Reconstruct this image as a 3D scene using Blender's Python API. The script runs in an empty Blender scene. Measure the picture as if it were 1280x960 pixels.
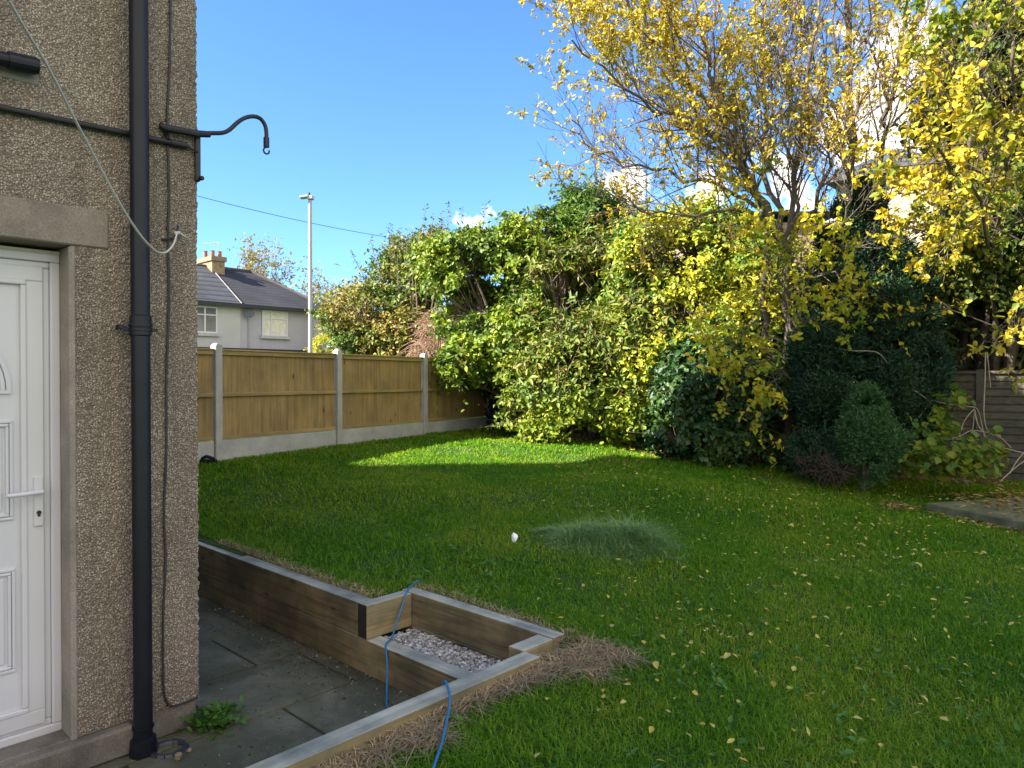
import bpy, math, random
import numpy as np
from mathutils import Vector

R = math.radians
random.seed(7)
C = bpy.context.scene.collection
SC = bpy.context.scene

# ------------------------------------------------------------------ camera
F = 900.0
CAMZ = 1.70
PITCH = R(0.51)
cam_d = bpy.data.cameras.new('camera')
cam_d.sensor_width = 36.0
cam_d.lens = F / 1280.0 * 36.0
cam_d.clip_start = 0.05
cam_d.clip_end = 1500.0
cam = bpy.data.objects.new('camera', cam_d)
cam.location = (0, 0, CAMZ)
cam.rotation_euler = (R(90) - PITCH, 0, 0)
C.objects.link(cam)
SC.camera = cam

# ------------------------------------------------------------------ light
SUN_H = (-0.93, -0.35)            # horizontal direction towards the sun
SUN_EL = R(36.5)
n_ = math.hypot(*SUN_H)
SUN_H = (SUN_H[0] / n_, SUN_H[1] / n_)
sun_vec = Vector((SUN_H[0] * math.cos(SUN_EL), SUN_H[1] * math.cos(SUN_EL), math.sin(SUN_EL)))
sun_d = bpy.data.lights.new('sun', 'SUN')
sun_d.energy = 5.0
sun_d.angle = R(0.5)
sun_d.color = (1.0, 0.93, 0.80)
sun = bpy.data.objects.new('sun', sun_d)
sun.rotation_euler = sun_vec.to_track_quat('Z', 'Y').to_euler()
sun.location = (-20, -8, 20)
C.objects.link(sun)

SC.view_settings.view_transform = 'Standard'
SC.view_settings.look = 'None'
SC.view_settings.gamma = 1
SC.view_settings.use_curve_mapping = False
SC.view_settings.exposure = 2.0


def pix_dir(u, v):
    x = (u - 640) / F
    y = (480 - v) / F
    return Vector((x, math.cos(PITCH) + y * math.sin(PITCH), y * math.cos(PITCH) - math.sin(PITCH)))


def P(u, v, D):
    d = pix_dir(u, v)
    t = D / d.y
    return Vector((d.x * t, D, CAMZ + d.z * t))


def Pz(u, v, z):
    d = pix_dir(u, v)
    t = (z - CAMZ) / d.z
    return Vector((d.x * t, d.y * t, z))


CA, SA = math.cos(R(43)), math.sin(R(43))
U = Vector((CA, -SA, 0))
W = Vector((SA, CA, 0))


def ab(a, b, z=0.0):
    return Vector((a * CA + b * SA, -a * SA + b * CA, z))


def to_ab(x, y):
    return x * CA - y * SA, x * SA + y * CA


def Pa(u, v, a):
    """pixel onto the vertical plane p.U = a; gives (b, z)"""
    d = pix_dir(u, v)
    t = a / (d.x * CA - d.y * SA)
    return (d.x * SA + d.y * CA) * t, CAMZ + d.z * t


# ------------------------------------------------------------------ world
def make_world():
    w = bpy.data.worlds.new('World')
    SC.world = w
    w.use_nodes = True
    nt = w.node_tree
    N, L = nt.nodes, nt.links
    N.clear()
    out = N.new('ShaderNodeOutputWorld')
    bg = N.new('ShaderNodeBackground')
    bg.inputs['Strength'].default_value = 0.072
    sky = N.new('ShaderNodeTexSky')
    sky.sky_type = 'NISHITA'
    sky.sun_disc = False
    sky.sun_elevation = SUN_EL
    sky.sun_rotation = math.atan2(SUN_H[0], SUN_H[1])
    sky.air_density = 1.0
    sky.dust_density = 0.3
    sky.ozone_density = 2.0
    tc = N.new('ShaderNodeTexCoord')
    # clouds: soft noise round a few directions; some unseen, added as fill light
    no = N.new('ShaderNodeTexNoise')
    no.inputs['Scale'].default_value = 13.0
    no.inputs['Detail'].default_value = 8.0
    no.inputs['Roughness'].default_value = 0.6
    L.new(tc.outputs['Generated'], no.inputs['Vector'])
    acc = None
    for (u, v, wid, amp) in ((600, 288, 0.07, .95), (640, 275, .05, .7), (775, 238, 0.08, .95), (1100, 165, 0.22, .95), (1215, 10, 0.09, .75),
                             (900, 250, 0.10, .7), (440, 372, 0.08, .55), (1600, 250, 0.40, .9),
                             ((.6, -.7, .35), 0, 1.1, 1.5), ((-.2, -.9, .30), 0, .9, 1.4), ((.95, -.25, .45), 0, .7, 1.3), ((.2, -.6, .75), 0, .8, 1.2)):  # unseen cloud banks added behind and to the right to brighten the shade
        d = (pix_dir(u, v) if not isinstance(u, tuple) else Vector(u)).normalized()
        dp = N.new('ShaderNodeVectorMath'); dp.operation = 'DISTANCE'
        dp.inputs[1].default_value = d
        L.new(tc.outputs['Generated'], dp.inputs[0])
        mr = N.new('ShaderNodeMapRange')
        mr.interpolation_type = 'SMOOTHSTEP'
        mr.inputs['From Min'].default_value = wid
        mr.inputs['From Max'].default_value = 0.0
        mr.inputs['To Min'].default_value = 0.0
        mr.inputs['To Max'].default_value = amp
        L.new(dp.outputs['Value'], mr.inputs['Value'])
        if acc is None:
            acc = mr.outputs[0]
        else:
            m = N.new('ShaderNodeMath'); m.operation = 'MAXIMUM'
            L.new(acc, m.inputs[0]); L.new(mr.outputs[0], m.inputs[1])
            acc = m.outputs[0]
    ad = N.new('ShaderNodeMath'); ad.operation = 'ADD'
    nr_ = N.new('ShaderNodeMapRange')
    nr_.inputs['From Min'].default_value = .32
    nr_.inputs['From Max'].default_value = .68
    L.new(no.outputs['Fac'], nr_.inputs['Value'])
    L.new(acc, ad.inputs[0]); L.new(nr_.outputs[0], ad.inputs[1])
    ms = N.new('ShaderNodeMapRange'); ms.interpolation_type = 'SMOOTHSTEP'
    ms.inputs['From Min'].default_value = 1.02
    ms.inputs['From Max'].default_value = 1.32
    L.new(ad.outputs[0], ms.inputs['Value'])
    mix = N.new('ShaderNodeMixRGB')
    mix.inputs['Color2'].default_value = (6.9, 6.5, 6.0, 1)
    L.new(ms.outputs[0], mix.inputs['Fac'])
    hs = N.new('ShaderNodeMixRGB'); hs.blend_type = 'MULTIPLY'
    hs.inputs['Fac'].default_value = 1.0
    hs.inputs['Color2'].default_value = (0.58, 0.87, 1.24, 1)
    L.new(sky.outputs[0], hs.inputs['Color1'])
    L.new(hs.outputs[0], mix.inputs['Color1'])
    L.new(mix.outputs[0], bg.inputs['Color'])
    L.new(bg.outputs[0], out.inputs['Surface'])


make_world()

# ------------------------------------------------------------------ helpers


def lin(r, g, b):
    return (r, g, b, 1.0)


class MB:
    def __init__(s):
        s.v, s.f, s.n = [], [], 0

    def add(s, verts, faces):
        verts = np.asarray([tuple(q) for q in verts], dtype=np.float64).reshape(-1, 3)
        s.v.append(verts)
        k = s.n
        s.f.extend([tuple(i + k for i in f) for f in faces])
        s.n += len(verts)
        return s

    def boxf(s, o, ex, ey, ez):
        """box from corner o with edge vectors"""
        o, ex, ey, ez = Vector(o), Vector(ex), Vector(ey), Vector(ez)
        vs = [o, o + ex, o + ex + ey, o + ey, o + ez, o + ex + ez, o + ex + ey + ez, o + ey + ez]
        fs = [(0, 3, 2, 1), (4, 5, 6, 7), (0, 1, 5, 4), (1, 2, 6, 5), (2, 3, 7, 6), (3, 0, 4, 7)]
        if ex.cross(ey).dot(ez) < 0:
            fs = [tuple(reversed(f)) for f in fs]
        return s.add(vs, fs)

    def box(s, x0, x1, y0, y1, z0, z1):
        return s.boxf((x0, y0, z0), (x1 - x0, 0, 0), (0, y1 - y0, 0), (0, 0, z1 - z0))

    def boxab(s, a0, a1, b0, b1, z0, z1):
        return s.boxf(ab(a0, b0, z0), U * (a1 - a0), W * (b1 - b0), (0, 0, z1 - z0))

    def tube(s, pts, r, n=8, cap=True, r1=None):
        pts = [Vector(p) for p in pts]
        m = len(pts)
        if not hasattr(r, '__len__'):
            r = [r + ((r1 if r1 is not None else r) - r) * i / max(1, m - 1) for i in range(m)]
        vs, fs = [], []
        prev = None
        for i, p in enumerate(pts):
            t = (pts[min(i + 1, m - 1)] - pts[max(i - 1, 0)])
            if t.length < 1e-9:
                t = Vector((0, 0, 1))
            t.normalize()
            if prev is None:
                h = Vector((0, 0, 1)) if abs(t.z) < .9 else Vector((1, 0, 0))
                e1 = t.cross(h).normalized()
            else:
                e1 = (prev - t * prev.dot(t))
                e1 = e1.normalized() if e1.length > 1e-6 else t.orthogonal().normalized()
            prev = e1
            e2 = t.cross(e1)
            for k in range(n):
                an = 2 * math.pi * k / n
                vs.append(p + (e1 * math.cos(an) + e2 * math.sin(an)) * r[i])
        for i in range(m - 1):
            for k in range(n):
                k2 = (k + 1) % n
                fs.append((i * n + k, i * n + k2, (i + 1) * n + k2, (i + 1) * n + k))
        if cap:
            fs.append(tuple(reversed(range(n))))
            fs.append(tuple((m - 1) * n + k for k in range(n)))
        return s.add(vs, fs)

    def prism(s, loop, ext):
        """extrude a planar loop along vector ext"""
        loop = [Vector(p) for p in loop]
        ext = Vector(ext)
        n = len(loop)
        vs = loop + [p + ext for p in loop]
        fs = [tuple(reversed(range(n))), tuple(range(n, 2 * n))]
        for k in range(n):
            k2 = (k + 1) % n
            fs.append((k, k2, n + k2, n + k))
        return s.add(vs, fs)

    def verts(s):
        return np.concatenate(s.v) if s.v else np.zeros((0, 3))


def root_loc(o):
    while o.parent:
        o = o.parent
    return np.array(o.location)


def raw_mesh(name, verts, faces=None, quads=None, smooth=False):
    """faces: list of tuples, or quads: (N,k) array"""
    me = bpy.data.meshes.new(name)
    if quads is not None:
        nf, k = quads.shape
        me.vertices.add(len(verts))
        me.vertices.foreach_set('co', np.asarray(verts, dtype=np.float32).ravel())
        me.loops.add(nf * k)
        me.loops.foreach_set('vertex_index', quads.astype(np.int32).ravel())
        me.polygons.add(nf)
        me.polygons.foreach_set('loop_start', np.arange(0, nf * k, k, dtype=np.int32))
        me.polygons.foreach_set('loop_total', np.full(nf, k, dtype=np.int32))
        if smooth:
            me.polygons.foreach_set('use_smooth', np.ones(nf, dtype=bool))
        me.update(calc_edges=True)
    else:
        me.from_pydata([tuple(v) for v in verts], [], faces)
        if smooth:
            me.polygons.foreach_set('use_smooth', np.ones(len(me.polygons), dtype=bool))
        me.update()
    return me


def put(name, verts, faces=None, quads=None, mat=None, parent=None, base=None, smooth=False, bevel=0.0, segs=1):
    verts = np.asarray(verts, dtype=np.float64)
    if parent is not None:
        org = root_loc(parent)
    elif base is not None:
        org = np.array(base, dtype=np.float64)
    else:
        org = np.array([verts[:, 0].mean(), verts[:, 1].mean(), verts[:, 2].min()])
    me = raw_mesh(name, verts - org, faces, quads, smooth)
    o = bpy.data.objects.new(name, me)
    if mat:
        me.materials.append(mat)
    C.objects.link(o)
    if parent is not None:
        o.parent = parent
    else:
        o.location = org
    if bevel:
        m = o.modifiers.new('bevel', 'BEVEL')
        m.width = bevel
        m.segments = segs
        m.limit_method = 'ANGLE'
    return o


def obj(name, mb, mat, parent=None, **k):
    return put(name, mb.verts(), faces=mb.f, mat=mat, parent=parent, **k)


def thing(name, label, cat, loc, group=None):
    o = bpy.data.objects.new(name, None)
    o.empty_display_size = .2
    C.objects.link(o)
    o.location = loc
    o['label'] = label
    o['category'] = cat
    if group:
        o['group'] = group
    return o


def tag(o, label, cat, group=None, kind=None):
    if label:
        o['label'] = label
    if cat:
        o['category'] = cat
    if group:
        o['group'] = group
    if kind:
        o['kind'] = kind
    return o


# ------------------------------------------------------------------ materials
def newmat(name):
    m = bpy.data.materials.new(name)
    m.use_nodes = True
    nt = m.node_tree
    b = nt.nodes['Principled BSDF']
    return m, nt, nt.nodes, nt.links, b


def setin(b, **k):
    for key, val in k.items():
        key = key.replace('_', ' ')
        if key in b.inputs:
            b.inputs[key].default_value = val


def ramp(N, stops, interp='LINEAR'):
    r = N.new('ShaderNodeValToRGB')
    r.color_ramp.interpolation = interp
    e = r.color_ramp.elements
    while len(e) < len(stops):
        e.new(0.5)
    for i, (p, c) in enumerate(stops):
        e[i].position = p
        e[i].color = (c[0], c[1], c[2], 1)
    return r


def noise(N, L, vec, scale, detail=4, rough=.55, dist=0.0):
    n = N.new('ShaderNodeTexNoise')
    n.inputs['Scale'].default_value = scale
    n.inputs['Detail'].default_value = detail
    n.inputs['Roughness'].default_value = rough
    n.inputs['Distortion'].default_value = dist
    if vec is not None:
        L.new(vec, n.inputs['Vector'])
    return n


def bump(N, L, b, h, strength, dist):
    bp = N.new('ShaderNodeBump')
    bp.inputs['Strength'].default_value = strength
    bp.inputs['Distance'].default_value = dist
    L.new(h, bp.inputs['Height'])
    L.new(bp.outputs[0], b.inputs['Normal'])
    return bp


def mixc(N, L, fac, c1, c2, mode='MIX'):
    m = N.new('ShaderNodeMixRGB')
    m.blend_type = mode
    for s, v in (('Fac', fac), ('Color1', c1), ('Color2', c2)):
        if hasattr(v, 'is_linked') or isinstance(v, bpy.types.NodeSocket):
            L.new(v, m.inputs[s])
        elif s == 'Fac':
            m.inputs[s].default_value = v
        else:
            m.inputs[s].default_value = (v[0], v[1], v[2], 1)
    return m.outputs[0]


def mat_simple(name, col, rough=.6, var=.25, scale=8.0, bumpd=0.0, metal=0.0, coat=0.0, spec=.5):
    m, nt, N, L, b = newmat(name)
    tc = N.new('ShaderNodeTexCoord')
    n = noise(N, L, tc.outputs['Object'], scale, 6, .6)
    lo = tuple(c * (1 - var) for c in col)
    hi = tuple(min(1, c * (1 + var)) for c in col)
    r = ramp(N, [(.3, lo), (.7, hi)])
    L.new(n.outputs['Fac'], r.inputs['Fac'])
    L.new(r.outputs[0], b.inputs['Base Color'])
    setin(b, Roughness=rough, Metallic=metal, Coat_Weight=coat, Specular_IOR_Level=spec)
    if bumpd:
        n2 = noise(N, L, tc.outputs['Object'], scale * 6, 5, .6)
        bump(N, L, b, n2.outputs['Fac'], .6, bumpd)
    return m


def mat_pebbledash(name='pebbledash', tint=(1, 1, 1)):
    m, nt, N, L, b = newmat(name)
    tc = N.new('ShaderNodeTexCoord')
    vo = N.new('ShaderNodeTexVoronoi')
    vo.inputs['Scale'].default_value = 140
    L.new(tc.outputs['Object'], vo.inputs['Vector'])
    sep = N.new('ShaderNodeSeparateColor')
    L.new(vo.outputs['Color'], sep.inputs[0])
    t = tint
    r = ramp(N, [(0.0, (.11 * t[0], .09 * t[1], .072 * t[2])), (.25, (.26 * t[0], .215 * t[1], .17 * t[2])), (.55, (.40 * t[0], .345 * t[1], .285 * t[2])),
                 (.85, (.48 * t[0], .42 * t[1], .35 * t[2])), (1.0, (.60 * t[0], .55 * t[1], .48 * t[2]))])
    L.new(sep.outputs[0], r.inputs['Fac'])
    # mortar between stones
    mr = N.new('ShaderNodeMapRange')
    mr.inputs['From Min'].default_value = .32
    mr.inputs['From Max'].default_value = .55
    L.new(vo.outputs['Distance'], mr.inputs['Value'])
    c = mixc(N, L, mr.outputs[0], r.outputs[0], (.16 * t[0], .13 * t[1], .10 * t[2]))
    big = noise(N, L, tc.outputs['Object'], 1.6, 5, .6)
    rb = ramp(N, [(.3, (.74, .72, .70)), (.7, (1.1, 1.08, 1.04))])
    L.new(big.outputs['Fac'], rb.inputs['Fac'])
    c2 = mixc(N, L, 1.0, c, rb.outputs[0], 'MULTIPLY')
    # weathering streaks: stretched noise down the wall
    mp = N.new('ShaderNodeMapping')
    mp.inputs['Scale'].default_value = (7, 7, .5)
    L.new(tc.outputs['Object'], mp.inputs['Vector'])
    st = noise(N, L, mp.outputs[0], 1.0, 5, .6)
    rs = ramp(N, [(.30, (.66, .67, .66)), (.52, (1, 1, 1))])
    L.new(st.outputs['Fac'], rs.inputs['Fac'])
    c3 = mixc(N, L, 1.0, c2, rs.outputs[0], 'MULTIPLY')
    L.new(c3, b.inputs['Base Color'])
    setin(b, Roughness=.8)
    inv = N.new('ShaderNodeMath'); inv.operation = 'SUBTRACT'
    inv.inputs[0].default_value = 1.0
    L.new(vo.outputs['Distance'], inv.inputs[1])
    bump(N, L, b, inv.outputs[0], 1.0, .006)
    return m


def mat_wood(name, base, dark, axis, rot=R(43), moss=None, scale=1.0, rough=.8, streak=.6, topc=None):
    """axis: 0 grain along a, 1 along b, 2 vertical (frame turned by rot)"""
    m, nt, N, L, b = newmat(name)
    geo = N.new('ShaderNodeNewGeometry')
    mp0 = N.new('ShaderNodeMapping')
    mp0.inputs['Rotation'].default_value = (0, 0, rot)
    L.new(geo.outputs['Position'], mp0.inputs['Vector'])
    s = [26 * scale, 26 * scale, 26 * scale]
    s[axis] = 1.1 * scale
    mp = N.new('ShaderNodeMapping')
    mp.inputs['Scale'].default_value = s
    L.new(mp0.outputs[0], mp.inputs['Vector'])
    n1 = noise(N, L, mp.outputs[0], 1.0, 6, .62, .6)
    r1 = ramp(N, [(.28, dark), (.5, base), (.75, tuple(min(1, c * 1.35) for c in base))])
    L.new(n1.outputs['Fac'], r1.inputs['Fac'])
    n2 = noise(N, L, mp0.outputs[0], 2.6, 5, .6)
    r2 = ramp(N, [(.32, (1 - streak, 1 - streak * .95, 1 - streak * .9)), (.62, (1.08, 1.05, 1.0))])
    L.new(n2.outputs['Fac'], r2.inputs['Fac'])
    c = mixc(N, L, 1.0, r1.outputs[0], r2.outputs[0], 'MULTIPLY')
    # knots
    mpk = N.new('ShaderNodeMapping')
    sk = [7.0, 7.0, 7.0]; sk[axis] = 2.6
    mpk.inputs['Scale'].default_value = sk
    L.new(mp0.outputs[0], mpk.inputs['Vector'])
    vo = N.new('ShaderNodeTexVoronoi')
    vo.inputs['Scale'].default_value = 1.0
    L.new(mpk.outputs[0], vo.inputs['Vector'])
    rk = ramp(N, [(.06, (.35, .28, .22)), (.13, (1, 1, 1))])
    L.new(vo.outputs['Distance'], rk.inputs['Fac'])
    c = mixc(N, L, 1.0, c, rk.outputs[0], 'MULTIPLY')
    if moss:
        n3 = noise(N, L, mp0.outputs[0], 4.5, 6, .7)
        r3 = ramp(N, [(.48, (0, 0, 0)), (.66, (1, 1, 1))])
        L.new(n3.outputs['Fac'], r3.inputs['Fac'])
        mm = N.new('ShaderNodeMath'); mm.operation = 'MULTIPLY'
        mm.inputs[1].default_value = .55
        L.new(r3.outputs[0], mm.inputs[0])
        c = mixc(N, L, mm.outputs[0], c, moss)
    if topc:
        # upward faces coloured paler grey-green: sky light on the tops painted in
        sx = N.new('ShaderNodeSeparateXYZ')
        L.new(geo.outputs['Normal'], sx.inputs[0])
        mt = N.new('ShaderNodeMapRange')
        mt.inputs['From Min'].default_value = .6
        mt.inputs['From Max'].default_value = .9
        L.new(sx.outputs['Z'], mt.inputs['Value'])
        r4 = ramp(N, [(.25, tuple(q * .62 for q in topc)), (.55, topc), (.8, tuple(min(1, q * 1.3) for q in topc))])
        L.new(n1.outputs['Fac'], r4.inputs['Fac'])
        c4 = mixc(N, L, 1.0, r4.outputs[0], r2.outputs[0], 'MULTIPLY')
        c = mixc(N, L, mt.outputs[0], c, c4)
    L.new(c, b.inputs['Base Color'])
    setin(b, Roughness=rough)
    bump(N, L, b, n1.outputs['Fac'], .5, .004)
    return m


def mat_leaf(name, cols, trans=.22, rough=.5, patch=None, pscale=1.2, spec=.28, pmix=(.42, .6)):
    """cols: ramp over leaves; patch: second set of colours that gathers in clumps"""
    m, nt, N, L, b = newmat(name)
    geo = N.new('ShaderNodeNewGeometry')
    k = len(cols)
    r = ramp(N, [(i / (k - 1), c) for i, c in enumerate(cols)])
    L.new(geo.outputs['Random Per Island'], r.inputs['Fac'])
    c = r.outputs[0]
    if patch:
        k = len(patch)
        r2 = ramp(N, [(i / (k - 1), q) for i, q in enumerate(patch)])
        L.new(geo.outputs['Random Per Island'], r2.inputs['Fac'])
        n = noise(N, L, geo.outputs['Position'], pscale, 4, .6)
        mr = N.new('ShaderNodeMapRange')
        mr.inputs['From Min'].default_value = pmix[0]
        mr.inputs['From Max'].default_value = pmix[1]
        L.new(n.outputs['Fac'], mr.inputs['Value'])
        c = mixc(N, L, mr.outputs[0], c, r2.outputs[0])
    L.new(c, b.inputs['Base Color'])
    setin(b, Roughness=rough, Specular_IOR_Level=spec)
    tr = N.new('ShaderNodeBsdfTranslucent')
    L.new(mixc(N, L, 1.0, c, (1.25, 1.3, .7), 'MULTIPLY'), tr.inputs['Color'])
    mx = N.new('ShaderNodeMixShader')
    mx.inputs[0].default_value = trans
    L.new(b.outputs[0], mx.inputs[1])
    L.new(tr.outputs[0], mx.inputs[2])
    L.new(mx.outputs[0], N['Material Output'].inputs['Surface'])
    return m


def mat_concrete(name, col, dirt=.3, scale=3.0, bumpd=.002):
    m, nt, N, L, b = newmat(name)
    geo = N.new('ShaderNodeNewGeometry')
    n1 = noise(N, L, geo.outputs['Position'], scale, 7, .65)
    r1 = ramp(N, [(.3, tuple(c * (1 - dirt) for c in col)), (.6, col), (.8, tuple(min(1, c * 1.2) for c in col))])
    L.new(n1.outputs['Fac'], r1.inputs['Fac'])
    n2 = noise(N, L, geo.outputs['Position'], 160, 3, .7)
    r2 = ramp(N, [(.35, (.72, .72, .72)), (.65, (1.15, 1.15, 1.15))])
    L.new(n2.outputs['Fac'], r2.inputs['Fac'])
    L.new(mixc(N, L, 1.0, r1.outputs[0], r2.outputs[0], 'MULTIPLY'), b.inputs['Base Color'])
    setin(b, Roughness=.85)
    bump(N, L, b, n2.outputs['Fac'], .6, bumpd)
    return m


def mat_paving():
    m, nt, N, L, b = newmat('paving_concrete')
    geo = N.new('ShaderNodeNewGeometry')
    n1 = noise(N, L, geo.outputs['Position'], 1.7, 8, .68, .4)
    r1 = ramp(N, [(.28, (.028, .032, .014)), (.46, (.080, .080, .046)), (.60, (.145, .14, .088)), (.78, (.24, .23, .16))])
    L.new(n1.outputs['Fac'], r1.inputs['Fac'])
    n2 = noise(N, L, geo.outputs['Position'], 110, 4, .75)
    r2 = ramp(N, [(.32, (.55, .55, .55)), (.68, (1.3, 1.3, 1.28))])
    L.new(n2.outputs['Fac'], r2.inputs['Fac'])
    c = mixc(N, L, 1.0, r1.outputs[0], r2.outputs[0], 'MULTIPLY')
    n3 = noise(N, L, geo.outputs['Position'], 9, 6, .7)
    r3 = ramp(N, [(.52, (0, 0, 0)), (.72, (.7, .7, .7))])
    L.new(n3.outputs['Fac'], r3.inputs['Fac'])
    c = mixc(N, L, r3.outputs[0], c, (.045, .06, .02))
    L.new(c, b.inputs['Base Color'])
    setin(b, Roughness=.88)
    bump(N, L, b, n2.outputs['Fac'], .8, .004)
    return m


M = {}
M['pebble'] = mat_pebbledash(tint=(1.16, 1.15, 1.13))
M['cement'] = mat_concrete('cement_render', (.30, .27, .22), .35, 4)
M['plinth'] = mat_concrete('cement_plinth', (.20, .175, .14), .5, 5)
M['stone'] = mat_concrete('lintel_stone', (.26, .215, .17), .4, 5)
M['concrete'] = mat_concrete('fence_concrete', (.46, .46, .43), .25, 4)
M['paving'] = mat_paving()
M['soil'] = mat_concrete('soil', (.055, .042, .03), .5, 6, .01)
M['upvc'] = mat_simple('white_upvc', (.56, .56, .59), .28, .02, 3)
M['sealant'] = mat_simple('yellowed_sealant', (.62, .58, .44), .6, .1, 20)
M['black'] = mat_simple('black_pipe', (.007, .009, .014), .42, .3, 5, spec=.35)
M['blackrough'] = mat_simple('black_paint', (.012, .012, .014), .5, .4, 30, .001)
M['cable'] = mat_simple('black_cable', (.03, .027, .025), .6, .3, 30)
M['rope'] = mat_simple('grey_rope', (.55, .53, .48), .8, .25, 300, .001)
M['bluerope'] = mat_simple('blue_hose', (.015, .16, .34), .4, .2, 40)
M['sleeper_a'] = mat_wood('sleeper_timber_long', (.20, .15, .08), (.07, .052, .028), 0, moss=(.085, .085, .03), topc=(.42, .43, .35))
M['sleeper_b'] = mat_wood('sleeper_timber_cross', (.25, .195, .10), (.10, .08, .042), 1, moss=(.13, .13, .05), topc=(.42, .43, .34))
FD = Vector((.497, .868, 0)).normalized()
FROT = math.atan2(FD.x, FD.y)
M['board'] = mat_wood('fence_boards', (.31, .21, .085), (.18, .12, .045), 2, rot=FROT, rough=.75, streak=.3)
M['rail'] = mat_wood('fence_rail', (.33, .24, .10), (.20, .14, .06), 1, rot=FROT, rough=.75, streak=.25)
M['oldfence'] = mat_wood('old_fence', (.075, .062, .045), (.025, .022, .016), 0, rot=R(10), moss=(.07, .08, .03), streak=.5)
M['bark'] = mat_simple('bark', (.10, .075, .055), .9, .4, 25, .006)
M['bark_grey'] = mat_simple('grey_bark', (.105, .082, .065), .9, .35, 25, .004)
M['twig'] = mat_simple('twig_bark', (.21, .15, .125), .85, .3, 12)
M['drystem'] = mat_simple('dry_stem', (.30, .25, .18), .85, .3, 12)
M['whitepaint'] = mat_simple('white_scrap', (.85, .88, .9), .5, .04, 10)
M['glass'] = mat_simple('window_glass', (.16, .17, .17), .08, .5, .7)
M['curtain'] = mat_simple('cream_curtain', (.62, .60, .50), .9, .15, 5)
M['galv'] = mat_simple('galvanised_steel', (.34, .35, .35), .5, .1, 4, metal=.3)
M['render_cream'] = mat_concrete('cream_render', (.50, .49, .47), .12, 1.0)
M['render_lilac'] = mat_concrete('lilac_render', (.42, .41, .45), .12, 1.0)
M['brick'] = mat_concrete('sandstone', (.30, .22, .13), .5, 6)
M['terracotta'] = mat_simple('terracotta', (.26, .10, .06), .8, .2, 5)


def mat_roof(name, col, rot, rows, cols_, gap=.25, rough=.55):
    m, nt, N, L, b = newmat(name)
    geo = N.new('ShaderNodeNewGeometry')
    mp = N.new('ShaderNodeMapping')
    mp.inputs['Rotation'].default_value = (0, 0, rot)
    L.new(geo.outputs['Position'], mp.inputs['Vector'])
    sx = N.new('ShaderNodeSeparateXYZ')
    L.new(mp.outputs[0], sx.inputs[0])
    mz = N.new('ShaderNodeMath'); mz.operation = 'MULTIPLY'; mz.inputs[1].default_value = rows
    L.new(sx.outputs['Z'], mz.inputs[0])
    fr = N.new('ShaderNodeMath'); fr.operation = 'FRACT'
    L.new(mz.outputs[0], fr.inputs[0])
    r = ramp(N, [(0.0, tuple(c * .25 for c in col)), (gap, tuple(c * .5 for c in col)), (gap + .08, col), (1.0, tuple(c * 1.3 for c in col))])
    L.new(fr.outputs[0], r.inputs['Fac'])
    n = noise(N, L, geo.outputs['Position'], .9, 6, .6)
    r2 = ramp(N, [(.3, (.6, .6, .62)), (.7, (1.25, 1.2, 1.2))])
    L.new(n.outputs['Fac'], r2.inputs['Fac'])
    L.new(mixc(N, L, 1.0, r.outputs[0], r2.outputs[0], 'MULTIPLY'), b.inputs['Base Color'])
    setin(b, Roughness=rough)
    bump(N, L, b, fr.outputs[0], .5, .03)
    return m


M['tile_a'] = mat_roof('concrete_tiles', (.045, .05, .06), R(43), 3.4, 3, .22, .85)
M['tile_b'] = mat_roof('slate_tiles', (.026, .027, .033), R(43), 5.5, 3, .1, .85)

# ------------------------------------------------------------------ terrain heights
CTRL = []
for a_, b_, z_ in ((-2.1, 2.5, .345), (-2.1, 1.9, .34), (-2.1, 1.2, .33), (-2.1, .3, .30), (-2.4, 2.95, .375), (-3.0, 2.95, .38), (-3.6, 2.95, .385), (-3.9, 2.65, .385),
                   (-4.6, 2.65, .39), (-5.4, 2.65, .40), (-1.7, 2.2, .32), (-1.5, 1.2, .26)):
    p = ab(a_, b_)
    CTRL.append((p.x, p.y, z_))
CTRL += [(-3.3, 8.04, .76), (-3.75, 7.2, .70), (-2.36, 9.7, .775), (-1.32, 11.36, .795), (-.26, 13.0, .80), (-2.7, 8.9, .77), (-1.8, 10.6, .79),
         (.7, 11.0, .72), (2.6, 9.9, .58), (4.0, 9.6, .50), (4.8, 8.8, .44), (4.2, 7.2, .36), (6.0, 7.0, .36), (2.03, 2.86, .15), (1.0, 2.0, .15),
         (0, 0, .12), (0, 5.5, .47), (2.5, 5.5, .32), (1.0, 8.0, .59), (-1.4, 7.3, .63), (-1.8, 6.2, .50), (4, 4, .2), (.8, 4.2, .34), (-.6, 5.4, .46),
         (-6, 14, .8), (-10, 25, .8), (10, 12, .5), (20, 30, .6), (9, 3, .2), (0, 22, .8)]
CTRL = np.array(CTRL)


def gz(x, y):
    x = np.asarray(x, dtype=np.float64); y = np.asarray(y, dtype=np.float64)
    num = np.zeros(x.shape); den = np.zeros(x.shape)
    for cx, cy, cz in CTRL:
        w = 1.0 / ((x - cx) ** 2 + (y - cy) ** 2 + .12) ** 2
        num += w * cz; den += w
    return num / den


def gz1(x, y):
    return float(gz(np.array([x]), np.array([y]))[0])


_lat = np.random.RandomState(3).rand(4, 32, 32, 32)


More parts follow.
